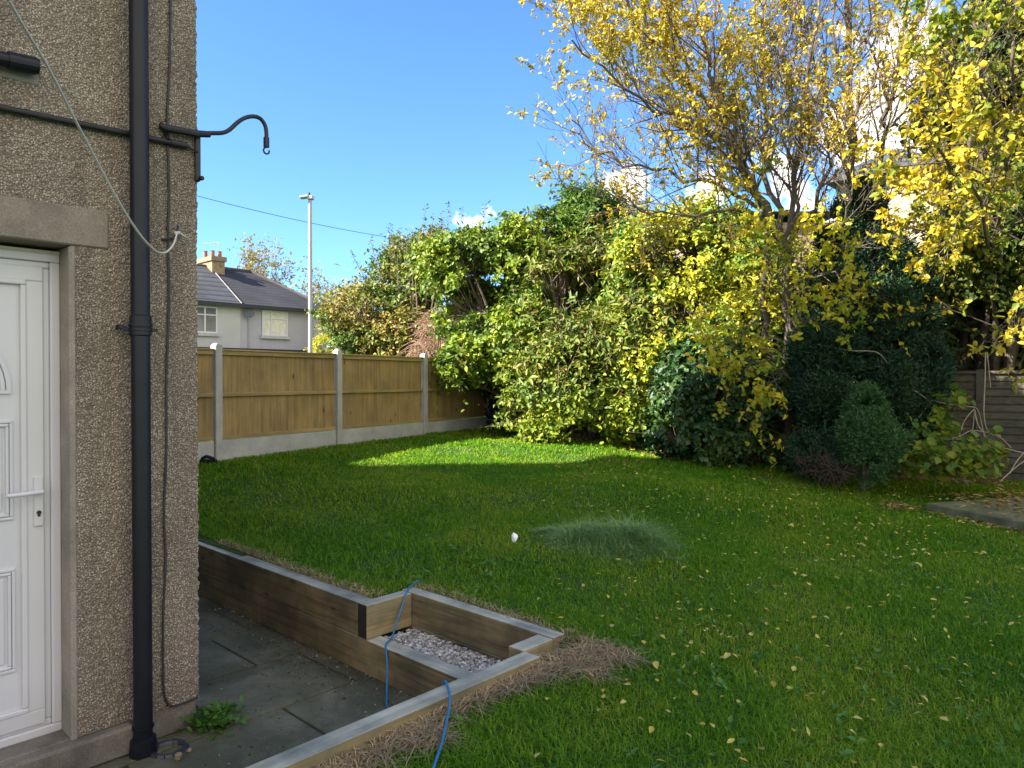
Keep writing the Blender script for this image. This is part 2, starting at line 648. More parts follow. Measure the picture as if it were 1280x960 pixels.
def vnoise(p, scale, ch=0):
    q = p * scale + 1000.0
    i = np.floor(q).astype(int)
    f = q - i
    f = f * f * (3 - 2 * f)
    out = 0
    for dx in (0, 1):
        for dy in (0, 1):
            for dz in (0, 1):
                w = (f[:, 0] if dx else 1 - f[:, 0]) * (f[:, 1] if dy else 1 - f[:, 1]) * (f[:, 2] if dz else 1 - f[:, 2])
                out = out + w * _lat[ch, (i[:, 0] + dx) % 32, (i[:, 1] + dy) % 32, (i[:, 2] + dz) % 32]
    return out


# ------------------------------------------------------------------ ground
def mat_lawn():
    m, nt, N, L, b = newmat('lawn_turf')
    geo = N.new('ShaderNodeNewGeometry')
    n1 = noise(N, L, geo.outputs['Position'], 2.2, 6, .6)
    r1 = ramp(N, [(.3, (.025, .065, .006)), (.55, (.045, .100, .010)), (.75, (.08, .13, .02))])
    L.new(n1.outputs['Fac'], r1.inputs['Fac'])
    n2 = noise(N, L, geo.outputs['Position'], 60, 4, .7)
    r2 = ramp(N, [(.3, (.45, .42, .4)), (.7, (1.3, 1.25, 1.2))])
    L.new(n2.outputs['Fac'], r2.inputs['Fac'])
    L.new(mixc(N, L, 1.0, r1.outputs[0], r2.outputs[0], 'MULTIPLY'), b.inputs['Base Color'])
    setin(b, Roughness=.95)
    bump(N, L, b, n2.outputs['Fac'], 1.0, .02)
    return m


M['lawn'] = mat_lawn()


def axis(lo, hi, flo, fhi, step):
    """fine steps in flo..fhi, growing steps outside"""
    v = list(np.arange(flo, fhi + 1e-6, step))
    if v[-1] < fhi - 1e-6:
        v.append(fhi)
    s = step
    while v[-1] < hi:
        s *= 1.4
        v.append(min(hi, v[-1] + s))
    s = step
    while v[0] > lo:
        s *= 1.4
        v.insert(0, max(lo, v[0] - s))
    return np.array(v)


def grid_ab(avals, bvals):
    A, B = np.meshgrid(avals, bvals, indexing='ij')
    X = A * CA + B * SA
    Y = -A * SA + B * CA
    Z = gz(X, Y)
    V = np.stack([X.ravel(), Y.ravel(), Z.ravel()], 1)
    na, nb = len(avals), len(bvals)
    i = np.arange(na - 1)[:, None] * nb + np.arange(nb - 1)[None, :]
    Q = np.stack([i, i + nb, i + nb + 1, i + 1], -1).reshape(-1, 4)
    return V, Q


def build_ground():
    parts = [grid_ab(axis(-2.22, 400, -2.22, 6, .12), axis(-400, 400, -2, 12, .12)),
             grid_ab(axis(-400, -2.22, -8, -2.22, .12), axis(2.80, 400, 2.80, 12, .12)),
             grid_ab(axis(-8, -3.44, -7.9, -3.44, .12), np.array([2.48, 2.56, 2.64, 2.72, 2.80]))]
    vs, qs, n = [], [], 0
    for V, Q in parts:
        vs.append(V); qs.append(Q + n); n += len(V)
    o = put('lawn', np.concatenate(vs), quads=np.concatenate(qs), mat=M['lawn'], smooth=True, base=(0, 0, 0))
    o['kind'] = 'structure'
    # paving slabs: one structure; joints are real gaps over a bed
    mb = MB()
    rnd = random.Random(5)
    a0 = -3.39 - .61 * 0
    k = 0
    for i in range(-9, 2):
        aL = -3.39 + .61 * i
        aR = aL + .61
        if aL > -2.3:
            continue
        off = 1.894 + (.0 if i == 0 else (.45 if i % 2 else .18))
        for j in range(-9, 3):
            b0 = off + .75 * j
            b1 = b0 + .75
            if b0 > 2.43:
                continue
            dz = rnd.uniform(-.003, .003)
            g = rnd.uniform(.006, .011)
            b1c = min(b1, 2.45)
            aRc = min(aR, -2.27)
            tl = rnd.uniform(-.003, .003)
            vs = [ab(aL + g, b0 + g, dz), ab(aRc - g, b0 + g, dz + tl), ab(aRc - g, b1c - g, dz), ab(aL + g, b1c - g, dz - tl)]
            vb = [q - Vector((0, 0, .05)) for q in vs]
            mb.add(vb + vs, [(0, 3, 2, 1), (4, 5, 6, 7), (0, 1, 5, 4), (1, 2, 6, 5), (2, 3, 7, 6), (3, 0, 4, 7)])
    o = obj('paving', mb, M['paving'], base=(0, 0, 0), bevel=.004)
    o['kind'] = 'structure'
    mb = MB()
    V = [ab(-400, -400, -.012), ab(-2.22, -400, -.012), ab(-2.22, 2.80, -.012), ab(-400, 2.80, -.012)]
    mb.add(V, [(0, 1, 2, 3)])
    o = obj('ground', mb, M['soil'], base=(0, 0, 0))
    o['kind'] = 'structure'


build_ground()

# ------------------------------------------------------------------ the house in front
AW = -3.51                         # front wall plane
BC = 1.519                         # corner
AD = AW - .127                     # door plane
EAVE, RIDGE = 6.3, 8.95
A_BACK = -8.55


def build_house():
    br, z_thr = Pa(78, 912, AD)            # right foot of door frame
    bj = Pa(93, 700, AW)[0]                # wall edge at the reveal
    zl0 = Pa(135, 312, AW)[1]
    zl1 = Pa(135, 265, AW)[1]
    bl1 = Pa(135, 290, AW)[0]
    bl = br - .98                          # left side of door frame
    h = thing('pebbledash_house', 'brown pebbledashed house with a white panelled door at its corner', 'house', ab(AW, BC, 0))
    zb = .135
    # wall: rough grid of real relief near the camera, solid blocks behind
    st = .008
    bv = np.arange(-1.5, BC + 1e-6, st)
    bv[-1] = BC
    zv = np.arange(zb, 4.7, st)
    B, Z = np.meshgrid(bv, zv, indexing='ij')
    rs = np.random.RandomState(11)
    rel = rs.rand(*B.shape)
    rel = (rel + np.roll(rel, 1, 0) + np.roll(rel, 1, 1)) / 3
    A = AW - .002 + rel * .009
    B2 = B.copy()
    B2[-1, :] += (rel[-1, :] - .5) * .012
    B2[-2, :] += (rel[-2, :] - .5) * .006
    V = np.stack([A.ravel() * CA + B2.ravel() * SA, -A.ravel() * SA + B2.ravel() * CA, Z.ravel()], 1)
    nb, nz = len(bv), len(zv)
    ii, jj = np.meshgrid(np.arange(nb - 1), np.arange(nz - 1), indexing='ij')
    keep = ~((bv[ii + 1] < bj + .004) & (bv[ii] > bl - .02) & (zv[jj + 1] < zl0 + .004))
    keep &= ~((bv[ii + 1] < bl1 - .004) & (zv[jj] > zl0 - .004) & (zv[jj + 1] < zl1 + .004))
    i = (ii * nz + jj)[keep]
    Q = np.stack([i, i + nz, i + nz + 1, i + 1], -1)
    n0 = len(V)
    mb = MB()
    dz = .005
    mb.boxab(A_BACK, AW - .24, -9, BC - .004, 0.0, EAVE)
    mb.boxab(AW - .24, AW - dz, bj, BC - .004, zb, 4.69)
    mb.boxab(AW - .24, AW - dz, -9, bl - .02, zb, 4.69)
    mb.boxab(AW - .24, AW - dz, bl - .02, bj, zl1, 4.69)
    mb.boxab(AW - .24, AW + .003, -9, BC, 4.69, EAVE)
    gm = RIDGE - .12
    mb.prism([ab(AW - .01, BC - .005, EAVE), ab(A_BACK + .01, BC - .005, EAVE), ab((AW + A_BACK) / 2, BC - .005, gm)], -W * .25)
    mb.prism([ab(AW - .01, -8.75, EAVE), ab(A_BACK + .01, -8.75, EAVE), ab((AW + A_BACK) / 2, -8.75, gm)], -W * .25)
    v2 = mb.verts()
    me_f = [tuple(q) for q in Q.tolist()] + [tuple(k + n0 for k in f) for f in mb.f]
    put('wall', np.concatenate([V, v2]), faces=me_f, mat=M['pebble'], parent=h)
    # roof
    mb = MB()
    ar = (AW + A_BACK) / 2
    for s_, ae in ((1, AW + .35), (-1, A_BACK - .35)):
        slope = (RIDGE - EAVE) / (AW - ar)
        ze = EAVE - .35 * slope + .05
        b0, b1 = -4.3, BC + .12
        loop = [ab(ae, b1, ze), ab(ar, b1, RIDGE + .05), ab(ar, b1, RIDGE + .17), ab(ae, b1, ze + .12)]
        mb.prism(loop, -W * (b1 - b0))
        # unseen taller roof block added further along to shade the near lawn
        up = Vector((0, 0, 1.15))
        lo2 = [q_ - W * (b1 - b0) + up - W * .02 for q_ in loop]
        lo2[0] = lo2[0] - up; lo2[3] = lo2[3] - up
        mb.prism(lo2, -W * 16)
    mb.prism([ab(AW - .01, -4.35, EAVE - .1), ab(A_BACK + .01, -4.35, EAVE - .1), ab(ar, -4.35, RIDGE + 1.1)], -W * .2)  # end gable of the added shading roof
    mb.boxab(A_BACK, AW - .004, -20, -9.001, 0, EAVE)  # unseen body below the added shading roof
    obj('roof', mb, M['tile_b'], h)
    mb = MB()
    mb.tube([ab(AW + .38, -9.2, EAVE - .38), ab(AW + .38, BC + .12, EAVE - .38)], .06, 8)
    obj('gutter', mb, M['black'], h)
    # plinth and patch of smooth cement
    mb = MB()
    mb.boxab(AW - .3, AW - .006, -9, BC - .008, 0, zb)
    obj('plinth', mb, M['plinth'], h, bevel=.006)
    # reveal of the doorway
    mb = MB()
    mb.boxab(AD - .08, AW + .007, br, bj + .012, z_thr - .01, zl0)
    obj('door_reveal', mb, M['cement'], h, bevel=.008)
    # lintel
    mb = MB()
    mb.boxab(AW - .23, AW + .013, bl - .35, bl1, zl0, zl1)
    obj('lintel', mb, M['stone'], h, bevel=.006)
    # doorstep
    b_s = Pa(170, 905, AW + .06)[0]
    mb = MB()
    mb.boxab(AD - .1, AW + .055, bl - .4, b_s, 0.0, z_thr - .004)
    o = obj('doorstep', mb, M['plinth'], h, bevel=.012)
    # door
    ztop = Pa(72, 318, AD)[1]
    q = lambda u, v=400: Pa(u, v, AD)[0]
    f_in, leaf_r, m0, m1 = q(62.5), q(54.6), q(33), q(24.6)
    cb = (br + bl) / 2
    mir = lambda b: 2 * cb - b
    d = MB()
    # leaf: slab, stiles and rails stepped
    zf1 = ztop - (br - leaf_r) + .004; zr1 = Pa(0, 358, AD)[1]
    zb0, zb1, zb2 = z_thr + .055, z_thr + .13, z_thr + .16
    d.boxab(AD - .045, AD - .012, mir(leaf_r), leaf_r, z_thr + .03, zf1 + .003)
    door = obj('door', d, M['upvc'], h)

    def ring(mb, b0, b1, z0, z1, w, a0, a1):
        mb.boxab(a0, a1, b0, b1, z1 - w, z1)
        mb.boxab(a0, a1, b0, b1, z0, z0 + w)
        mb.boxab(a0, a1, b0, b0 + w, z0 + w, z1 - w)
        mb.boxab(a0, a1, b1 - w, b1, z0 + w, z1 - w)
    fr = MB()
    ring(fr, bl, br, z_thr, ztop, br - f_in, AD - .06, AD + .003)
    ring(fr, mir(f_in), f_in, z_thr + (br - f_in), ztop - (br - f_in), f_in - leaf_r + .004, AD - .05, AD - .008)
    obj('door_frame', fr, M['upvc'], door, bevel=.006, segs=2)
    se = MB()
    se.boxab(AD - .05, AD - .002, br, br + .007, z_thr, ztop + .01)
    se.boxab(AD - .05, AD - .002, bl, br, ztop, ztop + .012)
    obj('sealant', se, M['sealant'], door)
    # stile/rails
    sr = MB()
    ring(sr, mir(leaf_r) + .002, leaf_r - .002, zb0, zf1 - .003, leaf_r - m0, AD - .02, AD + .002)
    obj('stile', sr, M['upvc'], door, bevel=.004, segs=2)
    mo = MB()
    w = m0 - m1
    ring(mo, mir(m0), m0, zb0 + (leaf_r - m0), zf1 - (leaf_r - m0), w * .95, AD - .02, AD + .008)
    obj('bead', mo, M['upvc'], door, bevel=.006, segs=2)
    # raised panels
    for (vt, vb, uo) in ((525, 650, 17), (710, 840, 20)):
        z1, z0 = Pa(uo, vt, AD)[1], Pa(uo, vb, AD)[1]
        b1 = Pa(uo, (vt + vb) / 2, AD)[0]
        for (x0, x1) in ((cb + .035, b1), (mir(b1), cb - .035)):
            pm = MB()
            ring(pm, x0, x1, z0, z1, .014, AD - .02, AD - .003)
            ring(pm, x0 + .016, x1 - .016, z0 + .016, z1 - .016, .012, AD - .02, AD + .001)
            pm.boxab(AD - .02, AD - .006, x0 + .04, x1 - .04, z0 + .04, z1 - .04)
            obj('panel', pm, M['upvc'], door, bevel=.004, segs=2)
    # fan-shaped panel
    b1 = Pa(14, 490, AD)[0]
    zfan = Pa(14, 492, AD)[1]
    rad = b1 - cb
    pm = MB()
    ns = 24
    for r0, r1, a1 in ((rad - .016, rad, -.001), (rad - .036, rad - .022, .001)):
        for k in range(ns):
            t0, t1 = math.pi * k / ns, math.pi * (k + 1) / ns
            def pt(r, t, aa):
                return ab(aa, cb + r * math.cos(t), zfan + .016 + r * math.sin(t) * 1.0)
            lo = [pt(r0, t0, AD - .02), pt(r1, t0, AD - .02), pt(r1, t1, AD - .02), pt(r0, t1, AD - .02)]
            pm.prism(lo, U * (.02 + a1))
    pm.boxab(AD - .02, AD - .001, cb - rad, cb + rad, zfan, zfan + .016)
    for k in range(1, 12):
        t = math.pi * k / 12
        p0 = ab(AD - .008, cb + .07 * math.cos(t), zfan + .016 + .07 * math.sin(t))
        p1 = ab(AD - .008, cb + (rad - .04) * math.cos(t), zfan + .016 + (rad - .04) * math.sin(t))
        pm.tube([p0, p1], .012, 6)
    obj('fan_panel', pm, M['upvc'], door)
    # handle
    hb, hz0 = Pa(48, 657, AD + .005)
    _, hz1 = Pa(48, 596, AD + .005)
    hm = MB()
    hm.boxab(AD, AD + .014, hb - .017, hb + .017, hz0, hz1)
    zc = Pa(48, 613, AD)[1]
    hm.tube([ab(AD + .01, hb, zc), ab(AD + .055, hb, zc)], .011, 10)
    hm.tube([ab(AD + .05, hb + .008, zc), ab(AD + .056, hb - .05, zc - .002), ab(AD + .055, hb - .10, zc - .004), ab(AD + .05, hb - .125, zc - .004)], [.011, .011, .010, .008], 10)
    obj('handle', hm, M['upvc'], door, bevel=.004, segs=3)
    km = MB()
    zk = Pa(48, 640, AD)[1]
    km.tube([ab(AD + .012, hb, zk), ab(AD + .0185, hb, zk)], .009, 12)
    km.tube([ab(AD + .012, hb, zk - .012), ab(AD + .0175, hb, zk - .012)], .006, 8)
    obj('lock', km, M['blackrough'], door)

    # downpipe
    ap = AW + .075
    bp = Pa(175, 400, ap)[0]
    bb = Pa(179, 900, ap)[0]
    bt = Pa(173, 0, ap)[0]
    dp = MB()
    zc = Pa(175, 405, ap)[1]
    zbot = Pa(179, 935, ap)[1]
    dirt = (bt - bb) / (Pa(173, 0, ap)[1] - zbot)
    at = lambda z: ab(ap, bb + (z - zbot) * dirt, z)
    rp = .0395
    dp.tube([at(max(zbot, .03)), at(zc - .02)], rp, 24, cap=False)
    dp.tube([at(zc - .02), at(EAVE - .8)], rp, 24, cap=False)
    dp.tube([at(EAVE - .8), ab(AW + .38, bb + 6 * dirt, EAVE - .45)], rp, 16, cap=False)
    pipe = obj('downpipe', dp, M['black'], h, smooth=True)
    so = MB()
    so.tube([at(zc - .055), at(zc - .05), at(zc + .035), at(zc + .04)], [rp + .001, rp + .006, rp + .006, rp + .001], 24)
    so.tube([at(zc - .012), at(zc + .0)], rp + .010, 24)
    obj('pipe_socket', so, M['black'], pipe)
    cl = MB()
    cl.tube([at(zc - .034), at(zc - .016)], rp + .008, 24)
    p = at(zc - .025)
    cl.boxf(p - W * .075 - U * .012 - Vector((0, 0, .007)), W * .15, U * .012, (0, 0, .014))
    cl.boxf(p - W * .085 - U * .06, W * .02, U * .055, (0, 0, .02))
    obj('pipe_clip', cl, M['black'], pipe, bevel=.002)
    bs = MB()
    bs.tube([at(.0), at(.03), at(.07), at(.075)], [rp + .02, rp + .018, rp + .014, rp], 20)
    bs.tube([at(.115), at(.125)], rp + .006, 20)
    obj('pipe_collar', bs, M['black'], pipe)
    # clay gully at its foot
    g = MB()
    gc = ab(AW + .13, bb + .09, 0)
    for k in range(14):
        t0 = 2 * math.pi * k / 14
        g.tube([gc + Vector((math.cos(t0) * .07, math.sin(t0) * .07, .0)), gc + Vector((math.cos(t0 + .45) * .07, math.sin(t0 + .45) * .07, .0))], .014, 6)
    o = obj('gully_surround', g, mat_simple('dark_gully', (.03, .028, .045), .45, .3, 20), pipe)

    # horizontal waste pipes on the wall
    ah = AW + .022
    pts = [Pa(u, v, ah) for u, v in ((-60, 122), (0, 137), (120, 161), (232, 182))]
    (b0, z0), (b3, z3) = pts[0], pts[-1]
    hp = MB()
    z_of = lambda b: z0 + (z3 - z0) * (b - b0) / (b3 - b0)
    hp.tube([ab(ah, b0 - 1.5, z_of(b0 - 1.5)), ab(ah, b3, z3)], .014, 12)
    hp.tube([ab(ah, b3 - .07, z_of(b3 - .07)), ab(ah, b3 + .004, z_of(b3 + .004))], .017, 12)
    b4, z4 = Pa(247, 190, ah)
    hp.tube([ab(ah, b3, z3), ab(ah, b4, z4)], .006, 8)
    b5, z5 = Pa(209, 176, ah)
    hp.tube([ab(ah - .01, b5, z5 + .03), ab(ah + .012, b5, z5)], .010, 8)
    o = obj('overflow_pipe', hp, M['blackrough'], h)
    ah2 = AW + .05
    b0, z0 = Pa(0, 73, ah2); b1, z1 = Pa(46, 83, ah2)
    wp = MB()
    sl = (z1 - z0) / (b1 - b0)
    wp.tube([ab(ah2, b0 - 1.6, z0 - sl * 1.6), ab(ah2, b1, z1)], .029, 16)
    wp.tube([ab(ah2, b1 - .10, z1 - sl * .10), ab(ah2, b1 - .004, z1)], .035, 16)
    wp.tube([ab(ah2, b1 - .006, z1), ab(ah2, b1 + .006, z1)], .031, 16)
    obj('waste_pipe', wp, M['black'], h, smooth=False)
    # flat grey-brown patch below the waste pipe
    pb, pz = Pa(48, 87, AW); _, pz0 = Pa(48, 108, AW)
    pm = MB()
    pm.boxab(AW - .02, AW + .008, pb - .5, pb, pz0, pz)
    obj('wall_patch', pm, mat_concrete('patch_plain', (.24, .215, .185), .25, 8), h, bevel=.004)

    # cable down the wall
    ac = AW + .013
    cpts = []
    for u, v in ((213, -80), (213, 0), (212, 80), (209, 150), (211, 230), (210, 300), (211, 380), (208, 470), (208, 560), (205, 640), (207, 700), (204, 770), (204, 845), (206, 870), (213, 882), (228, 879), (246, 872)):
        b, z = Pa(u, v, ac)
        cpts.append(ab(ac, b, z))
    sm = []
    for i in range(len(cpts) - 1):
        p0, p1, p2, p3 = cpts[max(i - 1, 0)], cpts[i], cpts[i + 1], cpts[min(i + 2, len(cpts) - 1)]
        for k in range(5):
            t = k / 5
            sm.append(.5 * ((2 * p1) + (-p0 + p2) * t + (2 * p0 - 5 * p1 + 4 * p2 - p3) * t * t + (-p0 + 3 * p1 - 3 * p2 + p3) * t ** 3))
    sm.append(cpts[-1])
    sm.append(ab(ac - .05, BC + .01, cpts[-1].z + .01))
    mb = MB()
    mb.tube([cpts[0] + Vector((0, 0, 2.2))] + sm, .0052, 6)
    for i in range(6, len(sm) - 8, 9):
        mb.tube([sm[i] - U * .01, sm[i] + U * .006], .007, 6)
    cb_ = obj('wall_cable', mb, M['cable'])
    tag(cb_, 'thin black cable clipped down the pebbledash wall right of the downpipe', 'cable')

    # small cup hook and staple holding the line
    hk = thing('line_hook', 'small dark wall hook where the washing line is tied', 'hook', ab(AW, Pa(219, 292, AW)[0], Pa(219, 292, AW)[1]))
    mb = MB()
    b, z = Pa(218, 298, AW + .02)
    b2, z2 = Pa(205, 299, AW + .02)
    mb.tube([ab(AW - .01, b2, z2), ab(AW + .014, b2, z2), ab(AW + .02, (b + b2) / 2, z2 + .004), ab(AW + .02, b, z)], .006, 8)
    _, z3 = Pa(220, 282, AW + .02)
    mb.tube([ab(AW + .02, b + .002, z - .004), ab(AW + .03, b + .006, z + .01), ab(AW + .03, b + .012, z3)], .005, 8)
    obj('hook', mb, M['blackrough'], hk)
    hp_ = ab(AW + .03, Pa(221, 292, AW + .03)[0], Pa(221, 292, AW + .03)[1])
    # washing line hanging in front of the wall towards the photographer
    ln = MB()
    ctl = [(221, 293, None), (217, 305, 3.33), (208, 315, 3.25), (197, 315, 3.15), (183, 303, 3.03), (165, 279, 2.90), (145, 246, 2.75), (122, 203, 2.6), (96, 154, 2.42), (60, 84, 2.18), (30, 34, 2.0), (0, -20, 1.85), (-40, -95, 1.65)]
    pts = [hp_] + [P(u, v, D) for u, v, D in ctl[1:]]
    sm = []
    for i in range(len(pts) - 1):
        p0, p1, p2, p3 = pts[max(i - 1, 0)], pts[i], pts[i + 1], pts[min(i + 2, len(pts) - 1)]
        for k in range(6):
            t = k / 6
            sm.append(.5 * ((2 * p1) + (-p0 + p2) * t + (2 * p0 - 5 * p1 + 4 * p2 - p3) * t * t + (-p0 + 3 * p1 - 3 * p2 + p3) * t ** 3))
    sm.append(pts[-1])
    ln.tube(sm, .0045, 8)
    ln.tube([hp_ + Vector((0, 0, .012)), hp_ + W * .03 - Vector((0, 0, .004)), hp_ + W * .045 - Vector((0, 0, .012))], .0035, 6)
    ln.tube([hp_ - W * .012, hp_ + W * .012 + Vector((0, 0, .006))], .009, 8)
    tag(obj('washing_line', ln, M['rope'], smooth=True), 'pale grey washing line drooping from a hook across the downpipe', 'rope')

    # hanging basket bracket
    kb = AW + .035
    b0, z0 = Pa(203, 157, kb)
    bk = thing('hanging_basket_bracket', 'black curved iron bracket reaching out past the house corner', 'bracket', ab(kb, b0, z0))
    def Q_(u, v, off=0.0):
        b, z = Pa(u, v, kb + off)
        return ab(kb + off, b, z)
    mb = MB()
    mb.tube([Q_(200, 157), Q_(207, 160), Q_(244, 167), Q_(262, 168)], [.013, .017, .017, .015], 10)
    mb.tube([Q_(200, 155, -.02), Q_(205, 158, -.02), Q_(215, 160, -.015)], .012, 8)
    obj('socket', mb, M['blackrough'], bk)
    cp = [Q_(u, v) for u, v in ((235, 167), (262, 166.5), (278, 166), (287, 162), (297, 153), (306, 147.5), (316, 145.5), (325, 148), (331, 156), (333, 166), (333, 178))]
    sm = []
    for i in range(len(cp) - 1):
        p0, p1, p2, p3 = cp[max(i - 1, 0)], cp[i], cp[i + 1], cp[min(i + 2, len(cp) - 1)]
        for k in range(4):
            t = k / 4
            sm.append(.5 * ((2 * p1) + (-p0 + p2) * t + (2 * p0 - 5 * p1 + 4 * p2 - p3) * t * t + (-p0 + 3 * p1 - 3 * p2 + p3) * t ** 3))
    sm.append(cp[-1])
    mb = MB()
    mb.tube(sm, .0105, 10)
    mb.tube([Q_(333, 172), Q_(333, 184)], .015, 10)
    obj('arm', mb, M['blackrough'], bk, smooth=False)
    mb = MB()
    hc = Q_(333, 188.5)
    pts = []
    for k in range(11):
        t = R(110) + R(270) * k / 10
        pts.append(hc + W * (math.cos(t) * .016) + Vector((0, 0, math.sin(t) * .016)))
    mb.tube(pts, .0045, 6)
    obj('hook', mb, M['blackrough'], bk)
    mb = MB()
    b1, z1 = Pa(243, 163, kb); _, z2 = Pa(243, 224, kb)
    mb.boxab(AW + .004, AW + .022, BC - .014, BC + .012, z2, z1)
    mb.boxab(AW - .03, AW + .012, BC, BC + .014, z2, z1)
    mb.tube([ab(AW + .012, BC + .010, z2 + .016), ab(AW + .04, BC + .012, z2 + .012)], .012, 8)
    obj('wall_plate', mb, M['blackrough'], bk, bevel=.004)


build_house()


# ------------------------------------------------------------------ timber retaining wall
def build_sleepers():
    w = thing('sleeper_retaining_wall', 'low stepped wall of timber sleepers between the paving and the lawn', 'retaining wall', ab(-3.44, 2.43, 0))
    H = .2
    g = .003

    def sl(a0, a1, b0, b1, z0, z1, mat, label=None):
        mb = MB()
        mb.boxab(a0, a1, b0, b1, z0, z1)
        o = obj('sleeper', mb, M[mat], w, bevel=.006, segs=2)
        if label:
            o['label'] = label
        return o
    B0, B1 = 2.43, 2.53
    # long run beside the house, two courses
    sl(-5.75, -3.487, B0, B1, H + g, 2 * H, 'sleeper_a')
    sl(-8.2, -5.756, B0, B1, H + g, 2 * H, 'sleeper_a')
    sl(-4.65, -2.284, B0 + .002, B1 + .004, 0.0, H, 'sleeper_a')
    sl(-7.05, -4.656, B0 + .002, B1, 0.0, H, 'sleeper_a')
    # recess
    o = sl(-3.484, -3.396, B0 - .004, 2.757, H + g, 2 * H, 'sleeper_b')
    # its sawn end is stained black
    o.data.materials.append(mat_simple('stained_end_grain', (.018, .014, .01), .8, .4, 30))
    for pl in o.data.polygons:
        if pl.normal.dot(W) < -.9:
            pl.material_index = 1
    sl(-3.50, -2.290, 2.760, 2.850, H + g, 2 * H + .001, 'sleeper_a')
    sl(-3.50, -2.290, 2.762, 2.852, 0.0, H, 'sleeper_a')
    sl(-2.390, -2.290, 2.536, 2.757, 0.02, 2 * H - .002, 'sleeper_b')
    # front run, two courses
    sl(-2.281, -2.181, .35, 2.534, H + g, 2 * H + .002, 'sleeper_b')
    sl(-2.281, -2.181, -1.9, .345, H + g, 2 * H + .002, 'sleeper_b')
    sl(-2.279, -2.183, -.8, 2.534, 0.0, H, 'sleeper_b')
    sl(-2.279, -2.183, -3.1, -.805, 0.0, H, 'sleeper_b')
    # gravel
    rs = np.random.RandomState(4)
    n = 2600
    a = rs.uniform(-3.39, -2.395, n); b = rs.uniform(2.54, 2.755, n)
    layer = rs.randint(0, 3, n)
    z = .165 + layer * .009 + rs.rand(n) * .006
    verts, faces = [], []
    base = np.array([(1, 0, 0), (-1, 0, 0), (0, 1, 0), (0, -1, 0), (0, 0, 1), (0, 0, -1), (.6, .6, .45), (-.6, .55, .5), (-.5, -.6, .5), (.55, -.6, .5)], dtype=float)
    # convex pebble: subdivided octahedron-ish
    oct_v = np.array([(1, 0, 0), (-1, 0, 0), (0, 1, 0), (0, -1, 0), (0, 0, 1), (0, 0, -1)], dtype=float)
    tri = [(0, 2, 4), (2, 1, 4), (1, 3, 4), (3, 0, 4), (2, 0, 5), (1, 2, 5), (3, 1, 5), (0, 3, 5)]
    vv = [tuple(v) for v in oct_v]
    ff = []
    cache = {}
    def midp(i, j):
        k = (min(i, j), max(i, j))
        if k not in cache:
            m = (np.array(vv[i]) + np.array(vv[j])) / 2
            m = m / np.linalg.norm(m)
            vv.append(tuple(m)); cache[k] = len(vv) - 1
        return cache[k]
    for (i, j, k) in tri:
        x, y, q = midp(i, j), midp(j, k), midp(k, i)
        ff += [(i, x, q), (x, j, y), (q, y, k), (x, y, q)]
    vv = np.array(vv); ff = np.array(ff)
    allv, allf = [], []
    for i in range(n):
        s = np.array([rs.uniform(.008, .017), rs.uniform(.006, .013), rs.uniform(.004, .009)])
        q = vv * s * (1 + .22 * rs.randn(len(vv), 1))
        th = rs.uniform(0, 6.28); ph = rs.uniform(-.5, .5)
        Rz = np.array([[math.cos(th), -math.sin(th), 0], [math.sin(th), math.cos(th), 0], [0, 0, 1]])
        Rx = np.array([[1, 0, 0], [0, math.cos(ph), -math.sin(ph)], [0, math.sin(ph), math.cos(ph)]])
        q = q @ Rx.T @ Rz.T
        p = ab(a[i], b[i], z[i])
        allv.append(q + np.array(p)); allf.append(ff + i * len(vv))
    m, nt, N, L, bb = newmat('gravel_stones')
    geo = N.new('ShaderNodeNewGeometry')
    r = ramp(N, [(0, (.17, .155, .135)), (.3, (.29, .27, .245)), (.65, (.42, .40, .37)), (1, (.64, .63, .60))])
    L.new(geo.outputs['Random Per Island'], r.inputs['Fac'])
    L.new(r.outputs[0], bb.inputs['Base Color'])
    setin(bb, Roughness=.8)
    o = put('gravel', np.concatenate(allv), quads=np.concatenate(allf), mat=m, smooth=False)
    tag(o, 'pale stone gravel filling the timber recess', 'gravel', kind='stuff')
    mb = MB()
    mb.boxab(-3.395, -2.391, 2.536, 2.759, 0.01, .166)
    o = obj('gravel_bed', mb, M['soil'])
    o['kind'] = 'structure'


build_sleepers()


def catmull(pts, k=6):
    sm = []
    for i in range(len(pts) - 1):
        p0, p1, p2, p3 = pts[max(i - 1, 0)], pts[i], pts[i + 1], pts[min(i + 2, len(pts) - 1)]
        for j in range(k):
            t = j / k
            sm.append(.5 * ((2 * p1) + (-p0 + p2) * t + (2 * p0 - 5 * p1 + 4 * p2 - p3) * t * t + (-p0 + 3 * p1 - 3 * p2 + p3) * t ** 3))
    sm.append(pts[-1])
    return sm


# blue cord over the sleepers
pts = [ab(-3.56, 2.95, .41), ab(-3.47, 2.80, .412), ab(-3.40, 2.715, .409), ab(-3.385, 2.69, .38), ab(-3.36, 2.62, .28), ab(-3.30, 2.53, .212), ab(-3.235, 2.44, .212),
       ab(-3.17, 2.40, .14), ab(-3.08, 2.33, .03), ab(-2.95, 2.24, .012), ab(-2.72, 2.18, .012), ab(-2.5, 2.11, .03), ab(-2.33, 2.06, .30), ab(-2.285, 2.03, .41), ab(-2.23, 2.00, .412), ab(-2.175, 1.96, .412),
       ab(-2.12, 1.91, .395), ab(-2.04, 1.82, .385), ab(-1.95, 1.72, .38), ab(-1.84, 1.58, .37), ab(-1.6, 1.3, .33)]
mb = MB()
mb.tube(catmull(pts, 6), .0052, 8)
tag(obj('garden_hose', mb, M['bluerope'], smooth=True), 'thin blue hose draped over the timber sleepers onto the lawn', 'hose')

